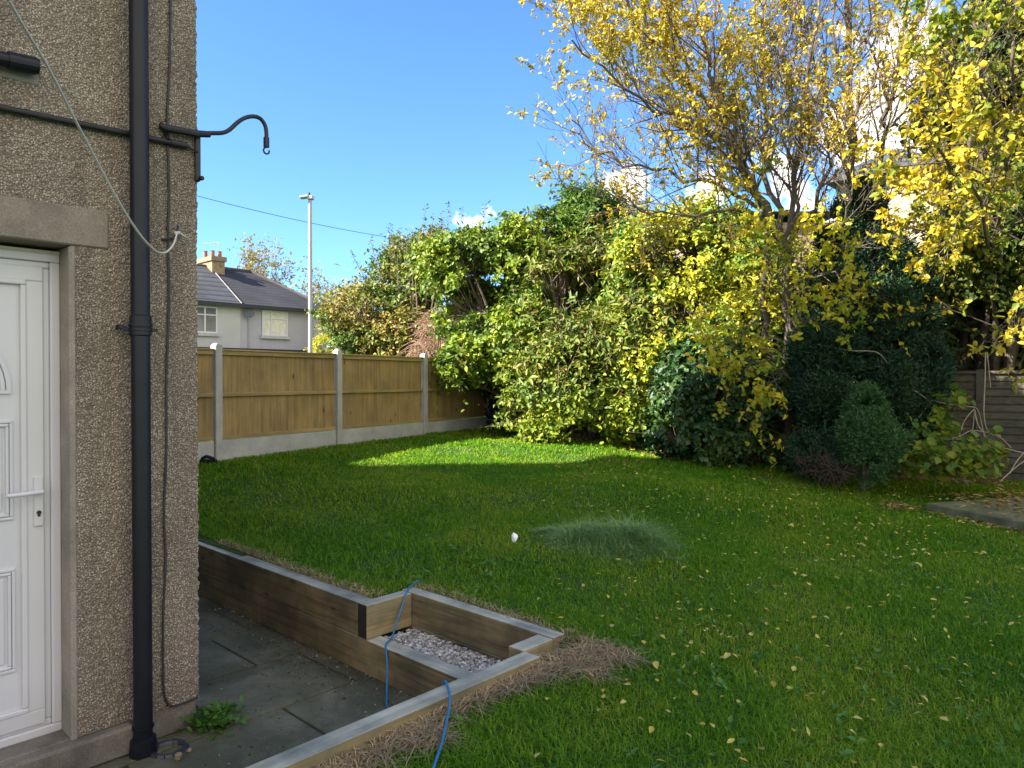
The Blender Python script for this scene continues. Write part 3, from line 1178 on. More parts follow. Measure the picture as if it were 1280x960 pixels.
# ------------------------------------------------------------------ closeboard fence
F0 = Vector((-3.3, 8.04, 0))
FN = Vector((FD.y, -FD.x, 0))      # towards the lawn


def build_fence():
    f = thing('garden_fence', 'new timber board fence with concrete posts and gravel boards', 'fence', F0 + Vector((0, 0, .76)))
    posts = [-1.93, 0, 1.91, 3.84, 5.75]
    rnd = random.Random(2)

    def fb(mb, s0, s1, n0, n1, z0, z1):
        mb.boxf(F0 + FD * s0 + FN * n0 + Vector((0, 0, z0)), FD * (s1 - s0), FN * (n1 - n0), (0, 0, z1 - z0))
    for i, s in enumerate(posts):
        mb = MB()
        fb(mb, s - .045, s + .045, -.05, .05, .3, 2.055)
        # sloped cap
        c = F0 + FD * s + Vector((0, 0, 2.055))
        lo = [c - FD * .045 - FN * .05, c + FD * .045 - FN * .05, c + FD * .045 + FN * .05, c - FD * .045 + FN * .05]
        hi = [c - FD * .022 - FN * .027 + Vector((0, 0, .03)), c + FD * .022 - FN * .027 + Vector((0, 0, .03)), c + FD * .022 + FN * .027 + Vector((0, 0, .03)), c - FD * .022 + FN * .027 + Vector((0, 0, .03))]
        mb.add(lo + hi, [(4, 5, 6, 7), (0, 1, 5, 4), (1, 2, 6, 5), (2, 3, 7, 6), (3, 0, 4, 7)])
        obj('post', mb, M['concrete'], f, bevel=.006)
    spans = [(-2.25, posts[0])] + list(zip(posts[:-1], posts[1:]))
    for (s0, s1) in spans:
        s0 += .05; s1 -= .05
        mb = MB()
        fb(mb, s0, s1, -.02, .022, .68, .995)
        # shallow cast panel lines
        obj('gravel_board', mb, M['concrete'], f, bevel=.004)
        nb = max(1, int(round((s1 - s0) / .092)))
        mb = MB()
        for k in range(nb):
            a = s0 + (s1 - s0) * k / nb
            b = s0 + (s1 - s0) * (k + 1) / nb + .012
            tw = rnd.uniform(-.002, .002)
            p = F0 + FD * a + FN * (-.022 + tw) + Vector((0, 0, 1.0))
            q = F0 + FD * min(b, s1) + FN * (-.010 + tw) + Vector((0, 0, 1.0))
            top = 2.0 + rnd.uniform(-.002, .002)
            n = -FN * .011
            up = Vector((0, 0, top - 1.0))
            mb.add([p, q, q + n, p + n, p + up, q + up, q + n + up, p + n + up],
                   [(0, 1, 2, 3), (4, 7, 6, 5), (0, 4, 5, 1), (1, 5, 6, 2), (2, 6, 7, 3), (3, 7, 4, 0)])
        pn = obj('fence_panel', mb, M['board'], f)
        for z0, z1, n1 in ((1.0, 1.045, .022), (1.485, 1.53, .026), (1.955, 2.0, .022)):
            mb = MB()
            fb(mb, s0, s1, -.008, n1, z0, z1)
            obj('rail', mb, M['rail'], pn, bevel=.004)
        mb = MB()
        fb(mb, s0, s1, -.04, .035, 2.003, 2.022)
        obj('capping', mb, M['rail'], pn, bevel=.003)
    # short brick stub just past the last post
    g = MB()
    c = F0 + FD * 5.92
    for k in range(9):
        zz = .7 + k * .075
        g.boxf(c + FN * (-.06 + .006 * (k % 2)) + Vector((0, 0, zz)), FD * .1, FN * .16, (0, 0, .065))
    o = obj('brick_pier', g, mat_simple('red_brick', (.42, .20, .12), .85, .25, 14, .003), bevel=.005)
    tag(o, 'narrow old brick pier at the far end of the board fence', 'pier')
    # dark plastic thing at the foot of the first post
    k = MB()
    c = P(258, 577, 7.85)
    c.z = gz1(c.x, c.y)
    k.boxf(c + Vector((-.10, -.03, 0)), (.17, .0, 0), (0.02, .10, 0), (0, 0, .05))
    k.tube([c + Vector((-.06, 0, .05)), c + Vector((.0, 0, .085)), c + Vector((.07, .01, .06)), c + Vector((.11, 0, .02))], .02, 8)
    o = obj('hose_fitting', k, M['black'], bevel=.01, segs=2)
    tag(o, 'small black plastic fitting lying at the foot of the fence', 'fitting')


build_fence()


# ------------------------------------------------------------------ far house over the fence
def build_far_house():
    D0 = 36.0
    # facade plane through the point seen at the left wall edge, running along W
    p0 = P(248, 430, D0)
    af = p0.x * CA - p0.y * SA
    h = None
    def q(u, v, da=0):
        return Pa(u, v, af + da)
    be = q(408, 388)[0]                    # right end
    b0 = q(248, 378)[0] - 6
    ze = q(330, 383.5)[1]
    h = thing('terraced_house', 'semi-detached rendered house with hipped dark roof and chimney beyond the board fence', 'house', ab(af, be, .8))
    party = q(300, 400)[0]
    mb = MB(); mb.boxab(af - 7.5, af, party, be, .8, ze)
    obj('wall', mb, M['render_lilac'], h)
    mb = MB(); mb.boxab(af - 7.5, af + .02, b0, party, .8, ze)
    o = obj('wall', mb, M['render_cream'], h); o['label'] = 'cream rendered wall'
    # roof: front slope, ridge, hip
    ar = af - 3.75
    ov = .35
    # the ridge height from the photograph
    zr = Pa(300, 338.5, ar)[1]
    hip = Pa(313, 340, ar)[0]
    mb = MB()
    F_ = lambda a, b, z: ab(a, b, z)
    v = [F_(af + ov, b0, ze), F_(af + ov, be + ov, ze), F_(ar, hip, zr), F_(ar, b0, zr), F_(af - 7.5 - ov, be + ov, ze), F_(af - 7.5 - ov, b0, ze)]
    mb.add(v, [(0, 1, 2, 3), (1, 4, 2), (4, 5, 3, 2), (0, 3, 5), (0, 5, 4, 1)])
    roof = obj('roof', mb, M['tile_b'], h); roof['label'] = 'dark slate hipped roof'
    # the neighbour's newer tiles lie on the left part of the front slope: own slab, a little proud
    bt = Pa(262, 340, ar)[0]; bb_ = Pa(302, 376.5, af + ov)[0]
    n = Vector((ab(1, 0).x * .6, ab(1, 0).y * .6, .8)) * .05
    mb = MB()
    lo = [F_(af + ov, b0, ze), F_(af + ov, bb_, ze), F_(ar, bt, zr), F_(ar, b0, zr)]
    mb.add([p for p in lo] + [p + n for p in lo], [(3, 2, 1, 0), (4, 5, 6, 7), (0, 1, 5, 4), (1, 2, 6, 5), (2, 3, 7, 6), (3, 0, 4, 7)])
    o = obj('roof', mb, M['tile_a'], h); o['label'] = 'grey ribbed tiles on the left half of the roof'
    vg = MB()
    vg.tube([lo[1] + n * 1.2, lo[2] + n * 1.2], .03, 6)
    obj('verge_strip', vg, mat_simple('verge_mortar', (.22, .21, .22), .9, .2, 3), roof)
    rc = MB(); rc.tube([F_(ar, b0, zr + .03), F_(ar, hip, zr + .03), F_(af + ov, be + ov, ze + .03)], .10, 8)
    obj('ridge_tiles', rc, mat_simple('ridge_clay', (.07, .055, .05), .8, .3, 3), roof)
    gt = MB(); gt.boxab(af + ov - .02, af + ov + .10, b0, be + ov, ze - .16, ze + .02)
    gt.boxab(af + .02, af + ov, b0, be + ov, ze - .06, ze - .01)
    obj('gutter', gt, M['blackrough'], h)
    # chimney
    c0 = Pa(257.5, 330, ar)[0]; c1 = Pa(278.5, 330, ar)[0]
    c1 = c0 + (c1 - c0) * .75
    zt = Pa(268, 323, ar)[1]
    ch = MB(); ch.boxab(ar - .9, ar + .75, c0, c1, zr - .6, zt)
    ch.boxab(ar - 1.0, ar + .85, c0 - .08, c1 + .08, zt - .25, zt)
    cho = obj('chimney', ch, M['brick'], roof)
    for k in range(4):
        pt = MB()
        c = ab(ar + (.25 if k % 2 else -.2), c0 + (c1 - c0) * (.08 + .28 * k), zt)
        pt.tube([c, c + Vector((0, 0, .15)), c + Vector((0, 0, .32)), c + Vector((0, 0, .38))], [.12, .11, .10, .12], 10)
        obj('chimney_pot', pt, M['terracotta'], roof)
    ae = MB()
    c = ab(ar, c1, zt)
    ae.tube([c, c + Vector((0, 0, .9))], .025, 5)
    ae.tube([c + Vector((-.9, 0, .85)), c + Vector((.1, 0, .9))], .02, 5)
    for k in range(5):
        ae.tube([c + Vector((-.8 + k * .2, 0, .72)), c + Vector((-.8 + k * .2, 0, 1.0))], .012, 4)
    obj('aerial', ae, M['galv'], roof)
    # windows
    for (u0, u1, v0, v1, div) in ((236, 271, 382, 416, .55), (327, 359, 388, 420, .36), (391, 408, 391.5, 424, .45)):
        w0, zt_ = q(u0, v0); w1, _ = q(u1, v0)
        zc0 = q((u0 + u1) / 2, v0 + .6)[1]; zc1 = q((u0 + u1) / 2, v1)[1]
        w = w1 - w0
        th = .075
        g = MB(); g.boxab(af - .05, af - .02 + .045, w0 + .02, w1 - .02, zc1 + .02, zc0 - .02)
        g = MB(); g.boxab(af + .022, af + .03, w0, w1, zc1, zc0)
        win = obj('window', g, M['curtain'] if u0 > 300 else M['glass'], h)
        fr = MB()
        a0, a1 = af + .024, af + .075
        fr.boxab(a0, a1, w0, w1, zc0 - th, zc0); fr.boxab(a0, a1, w0, w1, zc1, zc1 + th)
        fr.boxab(a0, a1, w0, w0 + th, zc1 + th, zc0 - th); fr.boxab(a0, a1, w1 - th, w1, zc1 + th, zc0 - th)
        m_ = w0 + w * div
        fr.boxab(a0, a1, m_ - th / 2, m_ + th / 2, zc1 + th, zc0 - th)
        zt2 = zc1 + (zc0 - zc1) * .66
        fr.boxab(a0, a1 - .004, w0 + th, m_ - th / 2, zt2, zt2 + th * .8)
        fr.boxab(a0, a1 - .004, m_ + th / 2, w1 - th, zt2, zt2 + th * .8)
        obj('frame', fr, M['upvc'], win)
        s = MB(); s.boxab(af + .022, af + .16, w0 - .1, w1 + .1, zc1 - .16, zc1 - .004)
        obj('sill', s, M['concrete'], win)
    # low band roof line just over the fence (bay roof)
    bd = MB(); bz = q(330, 437)[1]
    bd.boxab(af + .02, af + .9, b0, q(408, 437)[0], bz - .25, bz)
    obj('bay_roof', bd, M['tile_b'], h)
    # dish
    sd = MB()
    db, dz = q(312, 391, .3)
    c = ab(af + .3, db, dz)
    nrm = (U * .9 + W * -.2 + Vector((0, 0, .3))).normalized()
    e1 = nrm.cross(Vector((0, 0, 1))).normalized(); e2 = e1.cross(nrm)
    vs, fs = [c - nrm * .07], []
    for ring_, (rr, dd) in enumerate(((.15, -.055), (.27, 0.0))):
        for k in range(16):
            t = 2 * math.pi * k / 16
            vs.append(c + (e1 * math.cos(t) + e2 * math.sin(t)) * rr + nrm * dd)
    for k in range(16):
        k2 = (k + 1) % 16
        fs.append((0, 1 + k, 1 + k2)); fs.append((1 + k, 17 + k, 17 + k2, 1 + k2))
    sd.add(vs, fs)
    sd.tube([c - nrm * .05, ab(af, db, dz - .1)], .03, 6)
    sd.tube([c - e2 * .25, c + nrm * .3], .015, 5)
    obj('satellite_dish', sd, mat_simple('dish_grey', (.10, .12, .13), .6, .1, 4), h)
    dpp = MB()
    dpp.tube([ab(af + .05, db + .08, dz - .3), ab(af + .05, db + .08, 1.0)], .035, 6)
    obj('downpipe', dpp, M['galv'], h)


build_far_house()


# ------------------------------------------------------------------ lamp post and wire
def build_lamp():
    D = 20.0
    b = P(388, 440, D); top = P(388, 252, D)
    x = b.x
    l = thing('street_lamp', 'slim grey street lamp rising beyond the board fence', 'street lamp', (x, D, .8))
    mb = MB()
    mb.tube([(x, D, .8), (x, D, 2.2), (x, D, 2.25), (x, D, top.z + .1)], [.085, .085, .062, .05], 12)
    obj('pole', mb, M['galv'], l, smooth=False)
    mb = MB()
    z = top.z + .08
    mb.tube([(x + .06, D, z), (x - .05, D - .02, z + .02)], .055, 8)
    mb.boxf((x - .26, D - .12, z - .01), (.24, 0, .03), (0, .2, 0), (0, 0, .075))
    mb.boxf((x - .05, D - .10, z - .03), (.15, 0, .0), (0, .18, 0), (0, 0, .11))
    obj('lamp_head', mb, M['galv'], l, bevel=.02, segs=2)
    mb = MB()
    mb.tube([(x - .02, D - .02, z + .10), (x - .02, D - .02, z + .16)], .035, 8)
    obj('photocell', mb, M['blackrough'], l)
    w = MB()
    p0, p1 = P(150, 226, 17), P(640, 318, 26)
    pts = []
    for k in range(25):
        t = k / 24
        p = p0.lerp(p1, t)
        p.z -= 4 * .35 * t * (1 - t) - .15
        pts.append(p)
    w.tube(pts, .008, 5)
    tag(obj('telephone_wire', w, M['cable']), 'thin dark overhead wire crossing the sky behind the street lamp', 'wire')


build_lamp()
# >>> VEGETATION
# ------------------------------------------------------------------ foliage tools


def norm_(v):
    return v / np.maximum(np.linalg.norm(v, axis=-1, keepdims=True), 1e-9)


def leaf_mesh(base, ax, nr, L, Wd, droop=.15, fold=.18, wide=.38):
    """ovate leaves folded on the midrib: 6 verts, 2 quads each"""
    ax = norm_(ax)
    sd = norm_(np.cross(ax, nr))
    nr = np.cross(sd, ax)
    L = L[:, None]; Wd = Wd[:, None]
    tip = base + ax * L - nr * L * droop
    m1 = base + ax * L * wide - nr * L * droop * .15
    m2 = base + ax * L * .74 - nr * L * droop * .55
    l1 = m1 + sd * Wd * .5 + nr * Wd * fold
    r1 = m1 - sd * Wd * .5 + nr * Wd * fold
    l2 = m2 + sd * Wd * .33 + nr * Wd * fold * .6
    r2 = m2 - sd * Wd * .33 + nr * Wd * fold * .6
    V = np.stack([base, l1, l2, tip, r2, r1], 1).reshape(-1, 3)
    n = len(base)
    k = np.arange(n)[:, None] * 6
    Q = np.concatenate([k + np.array([0, 1, 2, 3]), k + np.array([0, 3, 4, 5])], 0)
    return V, Q


def tubes(starts, ends, r0, r1, sag=0.0, n=3):
    """many thin 2-segment twigs at once"""
    starts = np.asarray(starts); ends = np.asarray(ends)
    m = len(starts)
    mid = (starts + ends) / 2
    mid[:, 2] += sag * np.linalg.norm(ends - starts, axis=1)
    t = norm_(ends - starts)
    ref = np.where(np.abs(t[:, 2:3]) < .9, np.array([[0, 0, 1.]]), np.array([[1., 0, 0]]))
    e1 = norm_(np.cross(t, ref)); e2 = np.cross(t, e1)
    V = []
    for c, r in ((starts, r0), (mid, (np.asarray(r0) + np.asarray(r1)) / 2), (ends, r1)):
        r = np.broadcast_to(np.asarray(r, dtype=float), (m,))[:, None]
        for k in range(n):
            an = 2 * math.pi * k / n
            V.append(c + (e1 * math.cos(an) + e2 * math.sin(an)) * r)
    V = np.stack(V, 1).reshape(-1, 3)
    kk = np.arange(m)[:, None] * (3 * n)
    Q = []
    for s in range(2):
        for k in range(n):
            k2 = (k + 1) % n
            Q.append(kk + np.array([s * n + k, s * n + k2, (s + 1) * n + k2, (s + 1) * n + k]))
    return V, np.concatenate(Q, 0)


def blob(u, v, D, ru, rv, rd=None):
    """ellipsoid given by where and how large it stands: centre on a sight line at distance D, radii in metres"""
    c = P(u, v, D)
    rx, rz = ru * D / F, rv * D / F
    return (np.array(c), np.array([rx, rd if rd else (rx + rz) / 2, rz]))


def sample_shell(blobs, n, rng, shell=(.70, 1.0), rough=.46, inside=.15, gap=.40, gapscale=2.2, below=None):
    areas = np.array([(r[0] * r[1] + r[1] * r[2] + r[0] * r[2]) for c, r in blobs])
    pr = areas / areas.sum()
    out_p, out_n = [], []
    got = 0
    for it in range(14):
        m = int(n * 1.6)
        idx = rng.choice(len(blobs), m, p=pr)
        d = norm_(rng.randn(m, 3))
        c = np.array([blobs[i][0] for i in range(len(blobs))])[idx]
        r = np.array([blobs[i][1] for i in range(len(blobs))])[idx]
        bump_ = 1 + rough * (vnoise(c + d * r, 1.6, 0) - .5) * 2 + rough * .6 * (vnoise(c + d * r, 4.5, 1) - .5) * 2
        s = shell[0] + (shell[1] - shell[0]) * rng.rand(m) ** .55
        p = c + d * r * (s * bump_)[:, None]
        nn = norm_(d / r)
        ok = np.ones(m, bool)
        for j, (cj, rj) in enumerate(blobs):
            q = np.linalg.norm((p - cj) / rj, axis=1)
            ok &= ~((q < .72) & (idx != j) & (rng.rand(m) > inside))
        if gap:
            ok &= (vnoise(p, gapscale, 2) * .65 + vnoise(p, gapscale * 2.6, 3) * .35) > gap * (.82 + .18 * rng.rand(m))
        g = gz(p[:, 0], p[:, 1])
        ok &= p[:, 2] > g + .03
        # leave the camera side thicker than the far side
        out_p.append(p[ok]); out_n.append(nn[ok])
        got += ok.sum()
        if got >= n:
            break
    return np.concatenate(out_p)[:n], np.concatenate(out_n)[:n]


def shoots(starts, normals, rng, k, length, L, Wd, up=.35, rnd=.55, out=.7, spread=.9, droop=.15, gravity=0.0, flat=.5, face=None, lvar=.8, fold=.18):
    """k leaves set alternately along a short shoot from each start"""
    n = len(starts)
    d = norm_(normals * out + rng.randn(n, 3) * rnd + np.array([0, 0, up]))
    ln = length * (.6 + .8 * rng.rand(n)) * np.where(rng.rand(n) < .07, 2.3, 1.0)
    ends = starts + d * ln[:, None]
    ends[:, 2] -= gravity * ln
    side = norm_(np.cross(d, rng.randn(n, 3)))
    bs, axs, nrs, Ls, Ws = [], [], [], [], []
    for j in range(k):
        t = (j + .5 + .5 * (rng.rand(n) - .5)) / k
        b = starts + (ends - starts) * t[:, None]
        ang = j * 2.4 + rng.rand(n) * .8
        s2 = np.cross(d, side)
        lat = side * np.cos(ang)[:, None] + s2 * np.sin(ang)[:, None]
        a = norm_(d * (1 - spread * .6) + lat * spread + np.array([0, 0, -gravity * .7]) + rng.randn(n, 3) * .12)
        nr = norm_(np.array([0, 0, 1.]) * flat + normals * .6 + rng.randn(n, 3) * .45)
        sc = (1 - lvar / 2) + lvar * rng.rand(n)
        bs.append(b); axs.append(a); nrs.append(nr); Ls.append(L * sc); Ws.append(Wd * sc)
    V, Q = leaf_mesh(np.concatenate(bs), np.concatenate(axs), np.concatenate(nrs), np.concatenate(Ls), np.concatenate(Ws), droop, fold)
    return V, Q, ends


def join(parts):
    vs, qs, n = [], [], 0
    for V, Q in parts:
        vs.append(V); qs.append(Q + n); n += len(V)
    return np.concatenate(vs), np.concatenate(qs)


def skeleton(base_pts, targets, rng, r0, frac=.5, jit=.15):
    """curved limbs from stem bases to targets"""
    mb = MB()
    for t in targets:
        b = base_pts[rng.randint(len(base_pts))]
        b = Vector(b); t = Vector(t)
        h = (t - b)
        m1 = b + h * .35 + Vector(rng.randn(3) * jit * h.length * .3) + Vector((0, 0, h.length * .10))
        m2 = b + h * .7 + Vector(rng.randn(3) * jit * h.length * .3) + Vector((0, 0, h.length * .06))
        mb.tube(catmull([b, m1, m2, t], 3), r0, 6, r1=r0 * .25)
    return mb


def shrub(name, label, cat, blobs, mat, seed, n, k, length, L, Wd, stem_at, stem_r=.03, group=None, twig=.35, stems=14, twigmat='twig', kw=None, skw=None,
          extra=None, nodroop=False):
    rng = np.random.RandomState(seed)
    kw = kw or {}; skw = skw or {}
    p, nn = sample_shell(blobs, n, rng, **skw)
    V, Q, ends = shoots(p, nn, rng, k, length, L, Wd, **kw)
    base = Vector((stem_at[0], stem_at[1], gz1(stem_at[0], stem_at[1])))
    t = thing(name, label, cat, base, group)
    parts = [(V, Q)]
    if extra:
        parts += extra
    V, Q = join(parts)
    put('foliage', V, quads=Q, mat=mat, parent=t)
    bases = [base + Vector((rng.uniform(-.12, .12), rng.uniform(-.1, .1), -.05)) for _ in range(4)]
    tg = [blobs[i % len(blobs)][0] + rng.randn(3) * blobs[i % len(blobs)][1] * .45 for i in range(stems)]
    mb = skeleton(bases, tg, rng, stem_r)
    tv, tq = mb.verts(), None
    obj('stems', mb, M['bark'], t)
    if twig:
        m = int(n * twig)
        sel = rng.choice(len(p), m, replace=False)
        inner = p[sel] - nn[sel] * (.25 + .35 * rng.rand(m))[:, None] - np.array([0, 0, .12])
        V1, Q1 = tubes(inner, p[sel], .006, .004, .05)
        V2, Q2 = tubes(p[sel], ends[sel], .004, .0015, .03)
        V, Q = join([(V1, Q1), (V2, Q2)])
        put('twigs', V, quads=Q, mat=M[twigmat], parent=t)
    return t


# colours (base colours of the leaves themselves)
G = dict(
    bright=[(.10, .16, .012), (.16, .23, .016), (.23, .30, .02), (.30, .34, .03)],
    mid=[(.05, .10, .015), (.08, .14, .02), (.13, .20, .03)],
    dark=[(.018, .045, .012), (.03, .07, .018), (.045, .095, .022)],
    ivy=[(.014, .042, .012), (.022, .06, .015), (.038, .09, .022)],
    yellow=[(.52, .42, .03), (.66, .50, .03), (.72, .48, .03), (.62, .36, .03)],
    ygreen=[(.20, .25, .02), (.31, .33, .025), (.44, .40, .03), (.52, .42, .03)],
    brown=[(.16, .10, .05), (.24, .15, .08), (.20, .17, .07)],
    olive=[(.13, .15, .02), (.19, .18, .03), (.26, .20, .04), (.30, .18, .05)],
)
LM = {}
LM['bright'] = mat_leaf('leaf_bright', G['bright'], patch=G['mid'], pscale=1.8)
LM['centre'] = mat_leaf('leaf_centre', [(.09, .14, .015), (.14, .19, .02), (.21, .23, .03), (.25, .24, .04)], patch=[(.05, .10, .018), (.09, .15, .025), (.22, .14, .045)], pscale=1.6)
LM['willow'] = mat_leaf('leaf_willow', [(.05, .12, .02), (.08, .16, .025), (.13, .21, .035)], patch=[(.09, .14, .02), (.14, .20, .03)], pscale=1.1)
LM['ygreen'] = mat_leaf('leaf_yellow_green', G['ygreen'], patch=[(.07, .14, .015), (.12, .21, .02), (.19, .27, .03)], pscale=1.1, pmix=(.42, .56))
LM['privet'] = mat_leaf('leaf_privet', [(.12, .18, .012), (.18, .25, .017), (.25, .30, .02), (.32, .32, .03)], patch=[(.08, .14, .02), (.13, .19, .03)], pscale=2.2)
LM['ivy'] = mat_leaf('leaf_ivy', G['ivy'], trans=.15, rough=.48, spec=.35, patch=[(.03, .075, .015), (.055, .11, .02), (.09, .15, .03)], pscale=1.5)
LM['yellow'] = mat_leaf('leaf_yellow', [(.30, .17, .035), (.42, .30, .04), (.58, .44, .04), (.66, .52, .045)], trans=.4, patch=[(.24, .24, .035), (.38, .33, .04), (.50, .39, .045)], pscale=.8, pmix=(.48, .65))
LM['hazel'] = mat_leaf('leaf_hazel', [(.34, .36, .03), (.46, .45, .03), (.58, .50, .035), (.60, .42, .04)], trans=.45, patch=[(.15, .24, .02), (.25, .32, .03)], pscale=1.6, pmix=(.5, .62))
LM['olive'] = mat_leaf('leaf_olive', G['olive'], patch=[(.06, .12, .02), (.11, .18, .03), (.19, .23, .04)], pscale=1.3)
LM['brown'] = mat_leaf('leaf_brown', G['brown'], trans=.2)
LM['darkright'] = mat_leaf('leaf_dark_right', [(.02, .05, .012), (.035, .075, .018), (.06, .10, .025)], patch=[(.05, .09, .02), (.10, .12, .03)], pscale=1.2)
LM['golden'] = mat_leaf('leaf_golden', [(.30, .27, .025), (.46, .38, .03), (.58, .43, .03), (.60, .36, .035)], trans=.4, patch=[(.10, .16, .02), (.18, .23, .025), (.34, .32, .03)], pscale=1.2, pmix=(.45, .6))
LM['rightmix'] = mat_leaf('leaf_right_mixed', [(.12, .16, .02), (.22, .23, .03), (.36, .31, .03)], patch=[(.035, .07, .015), (.06, .10, .02), (.10, .13, .025)], pscale=1.1)
LM['conifer'] = mat_leaf('conifer_spray', [(.014, .042, .014), (.021, .058, .020), (.038, .09, .03)], trans=.12, rough=.6, patch=[(.018, .05, .028), (.03, .075, .042)], pscale=1.2)
LM['dwarf'] = mat_leaf('dwarf_conifer_spray', [(.038, .095, .032), (.055, .13, .04), (.085, .17, .055)], trans=.2, rough=.6)
LM['farwood'] = mat_leaf('leaf_far_tree', [(.20, .19, .08), (.26, .23, .10), (.30, .24, .12)], trans=.3)
LM['vine'] = mat_leaf('leaf_vine', [(.07, .14, .02), (.12, .20, .025), (.19, .25, .03), (.26, .26, .03)], trans=.4)
LM['buddleia'] = mat_leaf('leaf_buddleia', [(.05, .085, .035), (.08, .12, .05), (.11, .14, .06)])
LM['litter'] = mat_leaf('leaf_litter', [(.16, .09, .035), (.28, .17, .06), (.40, .28, .09), (.48, .36, .10)], trans=.2)
LM['fallen'] = mat_leaf('leaf_fallen', [(.40, .34, .05), (.50, .42, .07), (.56, .46, .14), (.42, .28, .05)], trans=.2)
LM['grass'] = mat_leaf('grass_blades', [(.062, .175, .007), (.095, .24, .009), (.14, .31, .013), (.22, .38, .02)], trans=.5, rough=.5,
                       patch=[(.10, .23, .009), (.15, .30, .012), (.26, .38, .018), (.38, .38, .07)], pscale=.9, spec=.2)
LM['tuft'] = mat_leaf('coarse_grass', [(.12, .25, .07), (.18, .33, .11), (.27, .42, .17), (.38, .48, .20)], trans=.35, rough=.5, spec=.3)
LM['straw'] = mat_leaf('dry_grass', [(.24, .165, .085), (.37, .27, .145), (.52, .40, .23)], trans=.15, rough=.8)
LM['clover'] = mat_leaf('broad_weed', [(.05, .15, .02), (.08, .19, .03), (.12, .24, .05)], trans=.25, rough=.6, spec=.25)

# ------------------------------------------------------------------ shrubs and hedge, left to right
shrub('garden_tree', 'mixed olive and brown bushy tree growing behind the board fence left of the hedge', 'tree',
      [blob(458, 405, 15, 45, 42), blob(500, 380, 15.5, 48, 55), blob(520, 345, 15.5, 36, 42), blob(545, 330, 15, 28, 36), blob(440, 430, 14.8, 28, 22),
       blob(500, 425, 14.6, 50, 28)],
      LM['olive'], 21, 3300, 7, .22, .075, .05, (-2.2, 15.2), .05, twig=.5, stems=24, skw=dict(gap=.36, rough=.32), kw=dict(up=.3))
# the bright climber-covered shrub by the end of the fence
shrub('climber_shrub', 'bright green leafy shrub spilling over the far end of the board fence', 'shrub',
      [blob(590, 328, 12.6, 56, 42, .8), blob(640, 345, 12.4, 48, 58, .9), blob(600, 385, 12.3, 48, 42, .8), blob(648, 420, 12.0, 42, 50, .8), blob(598, 440, 11.75, 36, 22, .45),
       blob(574, 452, 11.35, 22, 14, .3), blob(665, 300, 12.6, 36, 34, .6)],
      LM['bright'], 22, 4600, 8, .20, .078, .05, (.2, 12.6), .05, twig=.25, stems=18, skw=dict(gap=.49, gapscale=1.7), kw=dict(up=.0, gravity=.35, flat=.3))
shrub('willowy_tree', 'darker green bushy tree topping the hedge right of the overhanging climber', 'tree',
      [blob(720, 315, 13.5, 58, 46, 1.0), blob(690, 335, 13.4, 45, 40, .9), blob(765, 315, 13.4, 40, 42, .9), blob(742, 275, 13.6, 30, 22, .6), blob(700, 380, 13, 60, 60, 1.0)],
      LM['willow'], 23, 3900, 8, .26, .11, .042, (1.3, 13.6), .06, twig=.3, stems=18, skw=dict(gap=.50, gapscale=1.6), kw=dict(up=.25))
shrub('tangled_shrub', 'tangled mixed shrub with long narrow leaves in the middle of the hedge', 'shrub',
      [blob(700, 375, 12.0, 52, 52, .8), blob(755, 370, 11.8, 52, 55, .8), blob(690, 440, 11.5, 45, 42, .7), blob(740, 440, 11.3, 55, 45, .7), blob(800, 430, 11.2, 40, 50, .7)],
      LM['centre'], 24, 3900, 8, .28, .115, .038, (1.2, 11.9), .04, twig=.5, stems=22, skw=dict(gap=.51, gapscale=1.6, rough=.5), kw=dict(up=-.1, gravity=.35))
shrub('low_privet_bush', 'low sunlit light green bush reaching down to the lawn at the hedge foot', 'bush',
      [blob(680, 500, 11.1, 38, 42, .55), blob(730, 505, 10.95, 42, 40, .55), blob(775, 520, 10.8, 32, 36, .45), blob(700, 535, 10.8, 40, 20, .4), blob(755, 462, 11.2, 50, 36, .6), blob(665, 465, 11.4, 30, 28, .4)],
      LM['privet'], 25, 3900, 8, .17, .068, .042, (1.1, 11.2), .025, twig=.3, stems=20, skw=dict(gap=.50, gapscale=2.2, rough=.5), kw=dict(up=.25))
shrub('yellow_green_shrub', 'tall yellow green shrub under the leaning autumn tree', 'shrub',
      [blob(815, 320, 11.4, 52, 55, .8), blob(870, 330, 11.2, 58, 60, .9), blob(925, 345, 10.8, 50, 58, .9), blob(850, 400, 10.9, 65, 52, .8), blob(920, 420, 10.5, 55, 50, .8), blob(965, 380, 10.4, 40, 60, .7), blob(800, 380, 11.3, 40, 45, .6),
       blob(830, 455, 10.7, 40, 36, .6), blob(960, 460, 10.2, 36, 34, .5)],
      LM['ygreen'], 26, 6600, 8, .21, .074, .046, (2.8, 11.2), .05, twig=.35, stems=28, skw=dict(gap=.50, gapscale=1.5, rough=.5), kw=dict(up=.15))
shrub('ivy_bush', 'dark glossy ivy bush at the right foot of the hedge, half in the shade', 'bush',
      [blob(860, 500, 9.9, 40, 55, .55), blob(905, 495, 9.6, 52, 52, .6), blob(955, 505, 9.5, 45, 55, .6), blob(850, 545, 9.75, 30, 22, .35), blob(900, 545, 9.4, 45, 26, .45), blob(985, 545, 9.3, 30, 34, .4), blob(870, 455, 9.9, 40, 30, .5)],
      LM['ivy'], 27, 4600, 7, .16, .066, .056, (2.9, 9.9), .03, twig=.15, stems=14, skw=dict(gap=.46, gapscale=2.4), kw=dict(up=.1, gravity=.3, flat=.3))
